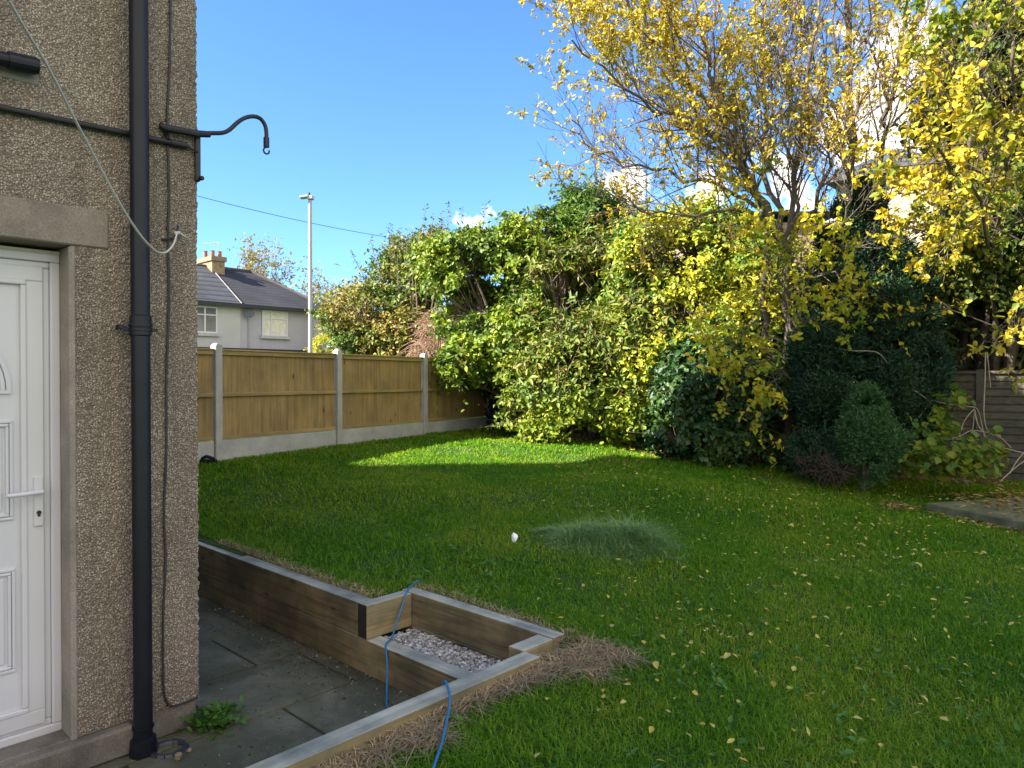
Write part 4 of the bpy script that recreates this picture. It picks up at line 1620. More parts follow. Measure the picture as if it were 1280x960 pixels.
# filler behind these: near-black leaf colour paints the shade between the bushes
shrub('dark_thicket', 'dark filler foliage behind the bushes, coloured as the shade inside the hedge', 'hedge',
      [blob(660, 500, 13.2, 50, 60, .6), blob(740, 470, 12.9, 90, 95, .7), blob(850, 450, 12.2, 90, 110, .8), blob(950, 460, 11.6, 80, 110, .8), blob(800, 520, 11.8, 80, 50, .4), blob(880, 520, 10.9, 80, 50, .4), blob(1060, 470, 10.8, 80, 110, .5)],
      mat_leaf('leaf_hedge_shade', [(.012, .028, .008), (.02, .045, .012), (.035, .06, .018)], trans=.1), 28, 4200, 8, .26, .10, .07, (2.0, 12.6), .05, twig=.3, stems=30, skw=dict(gap=.25), kw=dict())
# thin leafy shoots standing above the garden tree
def buddleia():
    rng = np.random.RandomState(31)
    t = thing('buddleia_bush', 'thin grey green leafy shoots standing up against the sky above the hedge', 'bush', (-1.7, 14.2, gz1(-1.7, 14.2)))
    mb = MB()
    st, nn = [], []
    tips = [(463, 300, 15), (488, 282, 15), (515, 292, 14.6), (533, 258, 14.4), (541, 270, 14.6), (562, 256, 14.3), (555, 275, 14.5), (452, 345, 15), (440, 318, 15), (507, 300, 14.5), (578, 262, 14), (608, 255, 13.8), (497, 318, 14.6), (470, 330, 15), (640, 268, 13.6)]
    for (u, v, D) in tips:
        b = P(520 + (u - 520) * .35, 420, D); tip = P(u, v, D)
        m = b.lerp(tip, .5) + Vector((rng.uniform(-.15, .15), 0, .1))
        pts = catmull([b, m, tip], 8)
        mb.tube(pts, .014, 5, r1=.004)
        for p in pts[7:]:
            for _ in range(2):
                st.append(np.array(p)); nn.append(rng.randn(3))
    g = Vector((-1.7, 14.2, gz1(-1.7, 14.2)))
    for (u, v, D) in tips[::2]:
        mb.tube([g, P(520 + (u - 520) * .35, 420, D)], .02, 5)
    obj('stems', mb, M['twig'], t)
    st = np.array(st); nn = norm_(np.array(nn))
    V, Q, _ = shoots(st, nn, rng, 2, .04, .09, .025, up=.2, spread=.8)
    put('foliage', V, quads=Q, mat=LM['buddleia'], parent=t)
buddleia()


def twig_mass(name, label, cat, blobs, n, seed, mat, r=.006, length=.5, down=.5, at=None):
    rng = np.random.RandomState(seed)
    p, nn = sample_shell(blobs, n, rng, shell=(.2, 1.0), gap=.2, rough=.2)
    d = norm_(nn * .4 + rng.randn(n, 3) * .6 + np.array([0, 0, -down]))
    V, Q = tubes(p, p + d * (length * (.5 + rng.rand(n)))[:, None], r, r * .4, .12)
    o = put(name, V, quads=Q, mat=mat, base=(at[0], at[1], gz1(*at)))
    return tag(o, label, cat)


twig_mass('dead_climber', 'brown tangle of dead climber stems hanging behind the fence', 'dead climber',
          [blob(548, 412, 12.9, 18, 32, .3), blob(540, 435, 12.8, 26, 14, .3), blob(556, 420, 12.7, 18, 24, .3)], 900, 33, mat_simple('dead_brown_stem', (.27, .16, .11), .9, .3, 10), .007, .35, .8, (-1.3, 12.9))

# ------------------------------------------------------------------ trees with limbs


def grow(mb, pts, r0, r1, level, rng, tips, dens=1.0, spread=1.0, maxlev=3, upb=.25):
    pts = [Vector(p) for p in pts]
    n = {0: 8, 1: 6, 2: 4, 3: 3}[level]
    mb.tube(pts, r0, n, cap=False, r1=r1)
    L = sum((pts[i + 1] - pts[i]).length for i in range(len(pts) - 1))
    if level >= maxlev:
        tips.append((pts, r1))
        return
    kids = {0: int(L * 7.5 * dens), 1: int(L * 8.0 * dens), 2: int(L * 7 * dens)}[level]
    kids = max(2, kids)
    for k in range(kids):
        t = .18 + .80 * (k + rng.rand()) / kids
        i = t * (len(pts) - 1)
        j = min(int(i), len(pts) - 2)
        p = pts[j].lerp(pts[j + 1], i - j)
        ax = (pts[j + 1] - pts[j]).normalized()
        sd = ax.cross(Vector(rng.randn(3))).normalized()
        ang = rng.uniform(.45, 1.0) * spread
        d = (ax * math.cos(ang) + sd * math.sin(ang) + Vector((0, 0, upb))).normalized()
        ln = {0: rng.uniform(.5, 1.25), 1: rng.uniform(.25, .65), 2: rng.uniform(.12, .3)}[level] * (1.15 - .5 * t)
        rr = max(.0025, (r0 + (r1 - r0) * t) * .5)
        rr = min(rr, {0: .016, 1: .006, 2: .0035}[level])
        q = [p]
        dd = d.copy()
        for s in range(3):
            dd = (dd + Vector(rng.randn(3)) * .16 + Vector((0, 0, upb * .25))).normalized()
            q.append(q[-1] + dd * ln / 3)
        grow(mb, q, rr, max(.0018, rr * .4), level + 1, rng, tips, dens, spread, maxlev, upb)
    tips.append((pts[-2:], r1))


def limb(spec, rng, wob=.03):
    pts = [P(u, v, D) for (u, v, D) in spec]
    sm = catmull(pts, 4)
    for i in range(1, len(sm) - 1):
        sm[i] = sm[i] + Vector(rng.randn(3)) * wob
    return sm


def autumn_tree(name, label, limbs, base, seed, mat, bark, leafper, L, Wd, dens=1.0, maxlev=3, leafprob=None, trunk=None, up=.25, rleaf=1.0, spread=1.0):
    rng = np.random.RandomState(seed)
    g = Vector((base[0], base[1], gz1(*base)))
    t = thing(name, label, 'tree', g)
    tips = []
    mb = MB()
    if trunk:
        mt = MB()
        for spec, r0, r1 in trunk:
            sm = [g - Vector((0, 0, .1))] + limb(spec, rng, .015)
            mt.tube(sm, r0, 10, r1=r1)
        obj('trunk', mt, bark, t, smooth=True)
    for spec, r0, r1 in limbs:
        grow(mb, limb(spec, rng), r0, r1, 0, rng, tips, dens, spread, maxlev, up)
    obj('branches', mb, bark, t)
    st, nn = [], []
    for pts, r in tips:
        a, b = np.array(pts[0]), np.array(pts[-1])
        pr = leafprob(b) if leafprob else 1.0
        for _ in range(leafper):
            if rng.rand() > pr:
                continue
            s = .2 + .8 * rng.rand()
            st.append(a + (b - a) * s)
            nn.append(norm_(b - a + rng.randn(3) * .3))
    st = np.array(st); nn = np.array(nn)
    V, Q, _ = shoots(st, nn, rng, 2, .03, L, Wd, up=-.1, spread=.9, gravity=.35, flat=.4, droop=.25)
    put('foliage', V, quads=Q, mat=mat, parent=t)
    print(name, 'tips', len(tips), 'leaves', len(st) * 2)
    return t


B1 = (3.55, 9.3)
cherry = [
    ([(985, 318, 9.3), (955, 260, 9.1), (930, 205, 8.9), (880, 165, 8.6), (800, 125, 8.2), (715, 50, 7.9)], .045, .008),
    ([(985, 318, 9.3), (945, 245, 9.2), (920, 190, 9.1), (900, 130, 9.0), (880, 60, 9.0), (868, -40, 9.0)], .045, .012),
    ([(982, 322, 9.3), (965, 240, 9.6), (958, 160, 9.8), (950, 80, 9.9), (965, -40, 10)], .042, .012),
    ([(985, 315, 9.3), (992, 240, 9.3), (1004, 160, 9.2), (1012, 80, 9.1), (1025, -40, 9.0)], .042, .012),
    ([(988, 300, 9.3), (1022, 240, 9.0), (1048, 185, 8.7), (1085, 120, 8.5), (1110, 70, 8.4)], .030, .007),
    ([(950, 262, 9.1), (905, 235, 8.9), (835, 215, 8.6), (765, 195, 8.4), (715, 150, 8.3)], .028, .006),
    ([(920, 200, 9.1), (860, 165, 9.4), (800, 110, 9.6), (745, 50, 9.7), (715, 10, 9.8)], .028, .006),
    ([(900, 150, 9.0), (850, 90, 8.7), (800, 30, 8.5), (770, -30, 8.4)], .024, .007),
    ([(965, 280, 9.2), (915, 262, 8.7), (860, 270, 8.3), (800, 262, 8.1), (760, 240, 8.0)], .022, .005),
    ([(1010, 340, 9.2), (1040, 300, 8.9), (1060, 262, 8.6), (1040, 210, 8.4)], .022, .006),
    ([(900, 170, 9.0), (890, 110, 9.6), (840, 60, 9.9), (820, -20, 10.1)], .024, .007),
    ([(950, 120, 9.8), (985, 60, 10.0), (1000, -20, 10.1)], .02, .007),
    ([(985, 318, 9.3), (1000, 235, 9.9), (985, 150, 10.2), (995, 60, 10.3), (1040, -30, 10.3)], .03, .01),
]


def cherry_prob(b):
    d = b - np.array([0, 0, CAMZ])
    u = 640 + d[0] / d[1] * F
    v = 472 - d[2] / d[1] * F
    pr = .8
    if u > 960: pr = .42
    if u > 1020: pr = .3
    if u > 1020 and v > 200: pr = .12
    if v < 150 and u < 960: pr = 1.1
    if 780 < u < 900 and v > 100: pr = .5
    if v > 230 and u < 1020: pr = .5
    n = vnoise(np.array([b]), 1.5, 1)[0]
    return pr * (0.10 + 2.6 * max(0, n - .32))


autumn_tree('cherry_tree', 'leaning many-stemmed autumn tree with thin yellow leaves over the hedge', cherry, B1, 41, LM['yellow'], M['bark_grey'],
            4, .050, .030, dens=1.05, leafprob=cherry_prob, trunk=[([(1000, 560, 9.4), (990, 440, 9.35), (985, 380, 9.3), (985, 318, 9.3)], .085, .06),
                                                         ([(1012, 540, 9.5), (1018, 450, 9.4), (1012, 390, 9.3), (1010, 338, 9.2)], .055, .03),
                                                         ([(985, 520, 9.5), (960, 440, 9.5), (955, 360, 9.4), (958, 285, 9.2)], .05, .03)])
ash = [
    ([(1072, 300, 9.9), (1068, 230, 9.9), (1062, 120, 9.9), (1060, 40, 9.9), (1060, -80, 9.9)], .065, .03),
    ([(1066, 215, 9.9), (1040, 140, 10.1), (1010, 60, 10.3), (985, -30, 10.4)], .035, .012),
    ([(1075, 285, 9.9), (1100, 195, 9.7), (1112, 130, 9.6), (1135, 60, 9.5), (1168, -20, 9.4)], .042, .012),
    ([(1108, 160, 9.6), (1135, 135, 9.4), (1165, 105, 9.2), (1195, 90, 9.1)], .02, .006),
    ([(1063, 140, 9.9), (1045, 80, 9.6), (1045, -20, 9.4)], .02, .01),
    ([(1072, 290, 9.9), (1110, 250, 9.5), (1160, 235, 9.2), (1200, 200, 9.0)], .022, .006),
    ([(1112, 130, 9.6), (1090, 70, 9.4), (1085, -20, 9.3)], .02, .008),
]
autumn_tree('bare_ash_tree', 'dark upright nearly bare tree behind the tall conifers', ash, (4.75, 10.0), 42, LM['yellow'], M['bark'],
            2, .07, .04, dens=.75, leafprob=lambda b: .42 if b[0] > 4.9 else .25, trunk=[([(1085, 520, 10), (1078, 420, 9.95), (1072, 300, 9.9)], .10, .065)])

# yellow drooping branches in front of hedge and conifer (hazel)
rt = [
    ([(1010, 470, 9.1), (1000, 400, 8.9), (1015, 345, 8.6), (1050, 345, 8.4), (1080, 365, 8.3)], .02, .006),
    ([(1005, 440, 9.1), (985, 380, 8.8), (960, 335, 8.6), (1000, 300, 8.5)], .02, .006),
    ([(1000, 480, 9.1), (975, 430, 8.9), (945, 400, 8.8), (920, 420, 8.7)], .018, .005),
    ([(1000, 470, 9.1), (990, 430, 8.8), (1010, 400, 8.6), (1045, 405, 8.5)], .018, .005),
    ([(1000, 490, 9.0), (970, 460, 8.8), (940, 455, 8.6), (910, 470, 8.6)], .016, .005),
    ([(1005, 500, 9.0), (985, 470, 8.8), (965, 480, 8.7), (950, 500, 8.7)], .014, .005),
    ([(1000, 420, 9.0), (975, 350, 8.9), (930, 300, 8.8), (900, 280, 8.8)], .018, .005),
]
autumn_tree('hazel_bush', 'vivid yellow leaved bush drooping in front of the dark conifer', rt, (3.7, 9.15), 43, LM['hazel'], M['bark'],
            5, .066, .046, dens=.75, up=.02, maxlev=2, trunk=[([(1004, 540, 9.1), (1004, 480, 9.1)], .03, .02)])['category'] = 'bush'

# the right-hand tree, dark inside and yellow towards us
rtree = [
    ([(1215, 420, 9.7), (1205, 330, 8.8), (1190, 240, 7.8), (1170, 160, 6.9), (1150, 100, 6.7)], .03, .008),
    ([(1220, 430, 9.7), (1240, 330, 8.8), (1260, 220, 7.7), (1270, 110, 6.8), (1260, 0, 6.7)], .035, .01),
    ([(1225, 380, 9.5), (1280, 300, 8.2), (1330, 200, 6.8), (1340, 90, 6.7)], .03, .01),
    ([(1240, 330, 8.8), (1215, 220, 6.8), (1200, 130, 6.6), (1210, 50, 6.5)], .02, .007),
    ([(1260, 220, 7.7), (1235, 130, 6.7), (1225, 40, 6.5), (1230, -40, 6.4)], .02, .007),
    ([(1240, 430, 9.5), (1270, 420, 8.2), (1290, 410, 6.5), (1310, 430, 6.3)], .015, .005),
]
autumn_tree('yellow_leaved_tree', 'tree with bright yellow leaves standing at the right before the old slatted fence', rtree, (6.3, 9.95), 44, LM['golden'], M['bark'],
            6, .062, .042, dens=.70, up=.05, leafprob=lambda b: (.8 if b[2] > 2.9 else .3) * (2.6 * max(0, vnoise(np.array([b]), 1.6, 2)[0] - .34)),
            trunk=[([(1218, 520, 9.9), (1212, 470, 9.8), (1216, 420, 9.7)], .055, .04), ([(1232, 520, 10.0), (1228, 460, 9.8), (1222, 430, 9.7)], .035, .03)])
shrub('leafy_tree', 'dense mixed green and yellow tree behind the yellow leaves at the right edge', 'tree',
      [blob(1235, 75, 9.6, 42, 70, .8), blob(1215, 140, 9.4, 36, 45, .7), blob(1285, 60, 9.6, 55, 90, .9), blob(1290, 200, 9.4, 60, 80, .9), blob(1250, 250, 9.2, 45, 60, .7), blob(1240, 320, 9.0, 50, 45, .7), blob(1300, 350, 9, 50, 70, .8)],
      LM['rightmix'], 45, 5200, 8, .22, .095, .06, (6.4, 9.6), .07, twig=.4, stems=24, skw=dict(gap=.44, gapscale=2.0), kw=dict(up=.1))
shrub('laurel_shrub', 'sparse dark shrub with twisted bare stems above the old slatted fence', 'shrub',
      [blob(1190, 400, 9.9, 40, 55, .5), blob(1240, 410, 9.8, 50, 40, .5), blob(1205, 350, 9.9, 40, 40, .5), blob(1280, 430, 9.7, 40, 36, .5)],
      LM['darkright'], 46, 1000, 7, .20, .12, .05, (6.2, 9.95), .035, twig=.9, stems=34, skw=dict(gap=.45), kw=dict(up=-.1, gravity=.4))


# ------------------------------------------------------------------ conifers
def conifer(name, label, lobes, at, seed, mat, n, k=9, length=.13, L=.06, Wd=.018, group=None, trunk_r=.06):
    rng = np.random.RandomState(seed)
    base = Vector((at[0], at[1], gz1(*at)))
    t = thing(name, label, 'conifer', base, group)
    p, nn = sample_shell(lobes, n, rng, shell=(.72, 1.0), rough=.3, gap=.34, inside=.1, gapscale=3.0)
    V, Q, _ = shoots(p, nn, rng, k, length, L, Wd, up=.55, rnd=.25, out=.8, spread=.55, droop=.05, flat=.1, fold=.3)
    put('foliage', V, quads=Q, mat=mat, parent=t)
    mb = MB()
    top = max(lobes, key=lambda q: q[0][2] + q[1][2])
    mb.tube(catmull([base - Vector((0, 0, .1)), base.lerp(Vector(top[0]), .5), Vector(top[0])], 5), trunk_r, 8, r1=trunk_r * .3)
    for c, r in lobes:
        h = base + (Vector(top[0]) - base) * .4
        mb.tube([base.lerp(h, .3), Vector(c)], trunk_r * .4, 5, r1=.008)
    obj('trunk', mb, M['bark'], t)
    return t


conifer('conifer_tree', 'tall dark conifer column behind the yellow bush, the left one of the pair',
        [blob(1050, 300, 9.2, 17, 50, .25), blob(1062, 350, 9.0, 20, 62, .3), blob(1035, 380, 9.0, 20, 60, .3), blob(1020, 450, 8.75, 22, 40, .3), blob(1050, 455, 8.7, 20, 52, .3),
         blob(1028, 500, 8.6, 26, 26, .3), blob(1058, 508, 8.6, 18, 28, .25)], (3.95, 9.0), 51, LM['conifer'], 9000, L=.05, Wd=.015, length=.11)
conifer('conifer_tree', 'tallest dark conifer column, the right one of the pair, beside the pale gable',
        [blob(1083, 265, 9.3, 13, 46, .2), blob(1098, 325, 9.1, 20, 55, .3), blob(1122, 350, 9.0, 17, 52, .28), blob(1140, 400, 9.0, 17, 60, .28), blob(1090, 410, 8.8, 16, 52, .28), blob(1115, 430, 8.55, 20, 58, .3), blob(1146, 470, 8.8, 18, 50, .3), blob(1105, 485, 8.5, 22, 40, .3),
         blob(1135, 525, 8.6, 20, 42, .28)], (4.55, 9.0), 52, LM['conifer'], 10500, L=.05, Wd=.015, length=.11)
conifer('dwarf_conifer', 'small rounded conical conifer at the lawn edge beneath the tall conifers',
        [blob(1083, 520, 8.1, 20, 32, .2), blob(1078, 548, 8.05, 26, 30, .26), blob(1100, 560, 8.05, 24, 30, .25), blob(1088, 580, 8.0, 24, 20, .24), blob(1115, 560, 8.1, 18, 28, .2)],
        (3.95, 8.1), 53, LM['dwarf'], 3200, L=.035, Wd=.012, length=.07, k=9, trunk_r=.03)
conifer('dwarf_conifer', 'low bluish dwarf conifer left of the rounded one, half dried brown below',
        [blob(1040, 560, 8.3, 17, 19, .17), blob(1012, 568, 8.4, 18, 24, .2), blob(1030, 585, 8.25, 24, 12, .18)],
        (3.6, 8.35), 54, LM['conifer'], 1300, L=.035, Wd=.012, length=.07, k=9, trunk_r=.02)
twig_mass('dead_shrub', 'brown dried-up shrub between the dwarf conifers', 'dead shrub',
          [blob(1022, 582, 8.15, 20, 14, .16), blob(1048, 590, 8.05, 20, 11, .15)], 330, 55, mat_simple('dead_shrub_brown', (.085, .05, .038), .9, .3, 10), .004, .14, -.2, (3.5, 8.1))


# ------------------------------------------------------------------ old fence on the right, vine, slab
def build_old_fence():
    # runs across the right corner
    pL = P(1150, 470, 9.35); pR = P(1330, 468, 8.5)
    d = Vector((pR.x - pL.x, pR.y - pL.y, 0)); Ltot = d.length; d.normalize()
    d_n = Vector((d.y, -d.x, 0))
    top = P(1215, 464, 9.0).z
    z0 = .40
    f = thing('old_slatted_fence', 'weathered dark horizontal slatted fence at the right behind the vine', 'fence', (pL.x, pL.y, z0))
    o = Vector((pL.x, pL.y, 0))
    pw = 1.45
    n = int(Ltot / pw) + 2
    rnd = random.Random(3)
    for k in range(n):
        s0, s1 = k * pw - .8, (k + 1) * pw - .8
        mb = MB()
        rows = 14
        for r in range(rows):
            zz = z0 + .05 + (top - z0 - .08) * r / rows
            h = (top - z0) / rows * 1.25
            w0, w1 = rnd.uniform(-.006, .006), rnd.uniform(-.006, .006)
            q = o + d * (s0 + .03) + d_n * (.012) + Vector((0, 0, zz + w0))
            mb.boxf(q, d * (s1 - s0 - .06) + Vector((0, 0, w1 - w0)), d_n * .008, Vector((0, 0, h)) - d_n * .03)
        pn = obj('slat_panel', mb, M['oldfence'], f)
        mb = MB()
        mb.boxf(o + d * (s0 + .03) + d_n * -.03 + Vector((0, 0, top - .03)), d * (s1 - s0 - .06), d_n * .07, (0, 0, .035))
        mb.boxf(o + d * (s0 + (s1 - s0) * .5 - .015) + d_n * .022 + Vector((0, 0, z0)), d * .03, d_n * .012, (0, 0, top - z0 - .04))
        obj('batten', mb, M['oldfence'], pn)
        mb = MB()
        mb.boxf(o + d * (s1 - .035) + d_n * -.045 + Vector((0, 0, z0 - .2)), d * .07, d_n * .09, (0, 0, top - z0 + .22))
        obj('post', mb, M['oldfence'], f)


build_old_fence()


def build_slab():
    # old concrete slab with leaf litter
    A = Pz(1157, 632, .42); B = Pz(1300, 660, .42)
    Cc = Pz(1185, 603, .42)
    e1 = (B - A); e1.z = 0
    e1n = e1.normalized()
    e2 = Vector((-e1n.y, e1n.x, 0))
    dep = (Cc - A).dot(e2)
    global SLAB
    SLAB = (A.copy(), e1n.copy(), e2.copy())
    zt = gz1(A.x, A.y) + .085
    mb = MB()
    mb.boxf((A.x, A.y, zt - .14), e1n * 2.6, e2 * dep, (0, 0, .14))
    m, nt, N, L, b = newmat('mossy_slab')
    geo = N.new('ShaderNodeNewGeometry')
    n1 = noise(N, L, geo.outputs['Position'], 5, 6, .65)
    r1 = ramp(N, [(.3, (.07, .06, .035)), (.5, (.12, .12, .04)), (.7, (.20, .17, .12))])
    L.new(n1.outputs['Fac'], r1.inputs['Fac'])
    L.new(r1.outputs[0], b.inputs['Base Color'])
    setin(b, Roughness=.9)
    bump(N, L, b, n1.outputs['Fac'], .6, .01)
    o = obj('concrete_slab', mb, m, bevel=.012, segs=2)
    tag(o, 'old mossy concrete slab at the right edge of the lawn, strewn with yellow leaves', 'slab')
    mb = MB()
    q = Pz(1168, 600, .42)
    mb.boxf((q.x - .05, q.y, zt - .1), e1n * .45, e2 * .16, (0, 0, .12))
    o = obj('stone_block', mb, M['stone'], bevel=.015, segs=2)
    tag(o, 'small grey stone block behind the mossy slab under the vine', 'stone')
    # litter
    rng = np.random.RandomState(8)
    pts, nrm = [], []
    n = 1500
    s = -.3 + rng.rand(n) * 2.8; t = .30 + rng.rand(n) ** .8 * 1.5
    X = A.x + e1n.x * s + e2.x * t; Y = A.y + e1n.y * s + e2.y * t
    on = t < dep
    Z = np.where(on, zt, gz(X, Y)) + .004 + rng.rand(n) * .02
    n2 = 90
    s2 = rng.rand(n2) * 2.2; t2 = rng.rand(n2) * dep
    X2 = A.x + e1n.x * s2 + e2.x * t2; Y2 = A.y + e1n.y * s2 + e2.y * t2
    n3 = 260
    X3 = A.x - .16 + rng.randn(n3) * .10; Y3 = A.y + .12 + rng.randn(n3) * .18
    ok3 = ((X3 - A.x) * e1n.x + (Y3 - A.y) * e1n.y) < -.02
    X3, Y3 = X3[ok3], Y3[ok3]
    n4 = 260
    s4 = rng.rand(n4) * 2.2; t4 = -.02 - rng.rand(n4) ** 2 * .18
    X4 = A.x + e1n.x * s4 + e2.x * t4; Y4 = A.y + e1n.y * s4 + e2.y * t4
    Xa = np.concatenate([X, X2, X3, X4]); Ya = np.concatenate([Y, Y2, Y3, Y4])
    Za = np.concatenate([Z, np.full(n2, zt + .005), gz(X3, Y3) + .02 + rng.rand(len(X3)) * .02, gz(X4, Y4) + .02])
    base = np.stack([Xa, Ya, Za], 1)
    m_ = len(base)
    ax = norm_(np.stack([rng.randn(m_), rng.randn(m_), rng.randn(m_) * .12], 1))
    nr = norm_(np.array([0, 0, 1.]) + rng.randn(m_, 3) * .3)
    V, Q = leaf_mesh(base, ax, nr, .035 + .035 * rng.rand(m_), .025 + .02 * rng.rand(m_), .1, .1)
    o = put('leaf_litter', V, quads=Q, mat=LM['litter'])
    tag(o, 'brown and yellow leaf litter drifted over the mossy slab', 'leaf litter', kind='stuff')


build_slab()


def build_vine():
    rng = np.random.RandomState(61)
    at = (5.2, 8.0)
    t = thing('bramble_vine', 'low yellow green broad leaved vine sprawling between the conifer and the slab', 'vine', (at[0], at[1], gz1(*at)))
    st, nn = [], []
    for (u, v, D, ru, rv, n) in ((1150, 572, 7.9, 22, 16, 26), (1190, 578, 7.7, 35, 18, 70), (1225, 572, 7.7, 28, 18, 44), (1165, 540, 8.2, 30, 18, 26), (1245, 560, 7.9, 12, 22, 10), (1205, 500, 8.3, 16, 22, 10), (1180, 515, 8.3, 14, 16, 10)):
        for _ in range(n):
            q = P(u + rng.uniform(-1, 1) * ru, v + rng.uniform(-1, 1) * rv, D + rng.uniform(-.25, .25))
            st.append(np.array(q)); nn.append(np.array([rng.randn() * .4 - .2, -.8, .8]))
    st = np.array(st); nn = norm_(np.array(nn))
    V, Q, _ = shoots(st, nn, rng, 4, .09, .085, .078, up=.2, spread=.9, droop=.2, flat=.8, gravity=.3, fold=.1)
    put('foliage', V, quads=Q, mat=LM['vine'], parent=t)
    mb = MB()
    g = Vector((at[0], at[1], gz1(*at)))
    for spec in ([(1155, 498, 8.4), (1185, 505, 8.3), (1210, 508, 8.3), (1222, 512, 8.3), (1228, 535, 8.3), (1232, 555, 8.2)],
                 [(1218, 511, 8.3), (1206, 525, 8.3), (1199, 545, 8.3)], [(1218, 511, 8.3), (1216, 535, 8.3), (1212, 552, 8.2), (1208, 572, 8.1)],
                 [(1232, 440, 8.4), (1231, 480, 8.35), (1230, 520, 8.3), (1236, 540, 8.3), (1252, 548, 8.2), (1264, 560, 8.1)],
                 [(1234, 440, 8.4), (1238, 484, 8.4)], [(1182, 550, 8.2), (1200, 545, 8.2), (1215, 538, 8.2), (1235, 541, 8.1)],
                 [(1250, 602, 7.5), (1265, 588, 7.5), (1285, 573, 7.5), (1310, 560, 7.5)], [(1262, 592, 7.5), (1272, 575, 7.5), (1290, 555, 7.5)],
                 [(1100, 465, 8.4), (1130, 480, 8.3), (1160, 500, 8.3), (1178, 520, 8.3)], [(1140, 535, 8.3), (1150, 520, 8.3), (1165, 500, 8.3)], [(1218, 511, 8.3), (1222, 530, 8.25), (1232, 545, 8.2), (1238, 560, 8.1)],
                 [(1240, 556, 7.9), (1280, 566, 7.8), (1320, 570, 7.7)], [(1020, 430, 8.5), (1060, 438, 8.35), (1095, 440, 8.3), (1110, 455, 8.3)]):
        mb.tube(catmull([P(*q) for q in spec], 4), .0065, 6, r1=.005)
    for v in st[::12]:
        mb.tube(catmull([Vector(v) + Vector((rng.uniform(-.05, .05), .25, -.15)), Vector(v) + Vector((0, .12, .02)), Vector(v)], 3), .004, 4, r1=.003)
    obj('stems', mb, M['drystem'], t)


build_vine()


# ------------------------------------------------------------------ buildings beyond the hedge on the right
def build_right_house():
    D = 17.0
    c = P(1166, 330, D)
    a0, b0 = to_ab(c.x, c.y)
    zt = P(1166, 205, D).z
    h = thing('gable_house', 'pale sunlit rendered house seen through the yellow leaves at the right', 'house', ab(a0, b0, .5))
    mb = MB()
    mb.boxab(a0 - 2.2, a0, b0, b0 + 9, .3, zt)
    obj('wall', mb, mat_concrete('pale_yellow_render', (.36, .29, .20), .12, 1.2), h)
    mb = MB()
    ov = .3
    lo = [ab(a0 + ov, b0 - ov, zt), ab(a0 + ov, b0 + 9 + ov, zt), ab(a0 - 2.2 - ov, b0 + 9 + ov, zt), ab(a0 - 2.2 - ov, b0 - ov, zt)]
    r1, r2 = ab(a0 - 1.1, b0 + 1.2, zt + .9), ab(a0 - 1.1, b0 + 7.8, zt + .9)
    mb.add(lo + [r1, r2], [(0, 1, 5, 4), (1, 2, 5), (2, 3, 4, 5), (3, 0, 4), (0, 3, 2, 1)])
    obj('roof', mb, M['tile_a'], h)
    g = MB()
    g.boxab(a0 - 2.5, a0 + ov + .1, b0 - ov - .1, b0 - ov, zt - .1, zt + .04)
    g.boxab(a0 + ov, a0 + ov + .1, b0 - ov, b0 + 9, zt - .1, zt + .04)
    obj('gutter', g, M['blackrough'], h)
    for (z0, z1, bb, w) in ((3.2, 4.3, 1.0, 1.3), (3.2, 4.3, 4.5, 1.6), (1.0, 2.2, 1.0, 1.5), (1.0, 2.2, 4.5, 1.8)):
        g = MB(); g.boxab(a0 + .003, a0 + .02, b0 + bb, b0 + bb + w, z0, z1)
        win = obj('window', g, M['glass'], h)
        fr = MB()
        for (p, q, r, s) in ((bb, bb + w, z1 - .07, z1), (bb, bb + w, z0, z0 + .07), (bb, bb + .07, z0 + .07, z1 - .07), (bb + w - .07, bb + w, z0 + .07, z1 - .07), (bb + w * .5 - .03, bb + w * .5 + .03, z0 + .07, z1 - .07)):
            fr.boxab(a0 + .01, a0 + .06, b0 + p, b0 + q, r, s)
        obj('frame', fr, M['upvc'], win)
    # bright low building behind the cherry (fascia line seen through the branches)
    D = 24
    p = P(880, 235, D)
    a1, b1 = to_ab(p.x, p.y)
    c2 = P(1040, 235, D)
    k = thing('rear_house', 'pale low roofed house glimpsed behind the leaning autumn tree', 'house', (p.x, D, .6))
    mb = MB(); z = P(900, 278, D).z
    mb.box(p.x, c2.x, D, D + 6, .5, z)
    obj('wall', mb, M['brick'], k)
    mb = MB()
    mb.prism([(p.x - .3, D - .34, z + .29), (p.x - .3, D + 3, z + .9), (p.x - .3, D + 6.3, z + .29)], (c2.x - p.x + .6, 0, 0))
    obj('roof', mb, M['tile_a'], k)
    # chimney pot-like post over the hedge
    q = P(655, 285, 22)
    ch = MB()
    ch.box(q.x - .11, q.x + .11, 22, 22.25, .6, P(655, 270, 22).z)
    o = obj('wooden_post', ch, M['bark_grey'])
    tag(o, 'short weathered post top just showing above the hedge', 'post')


build_right_house()


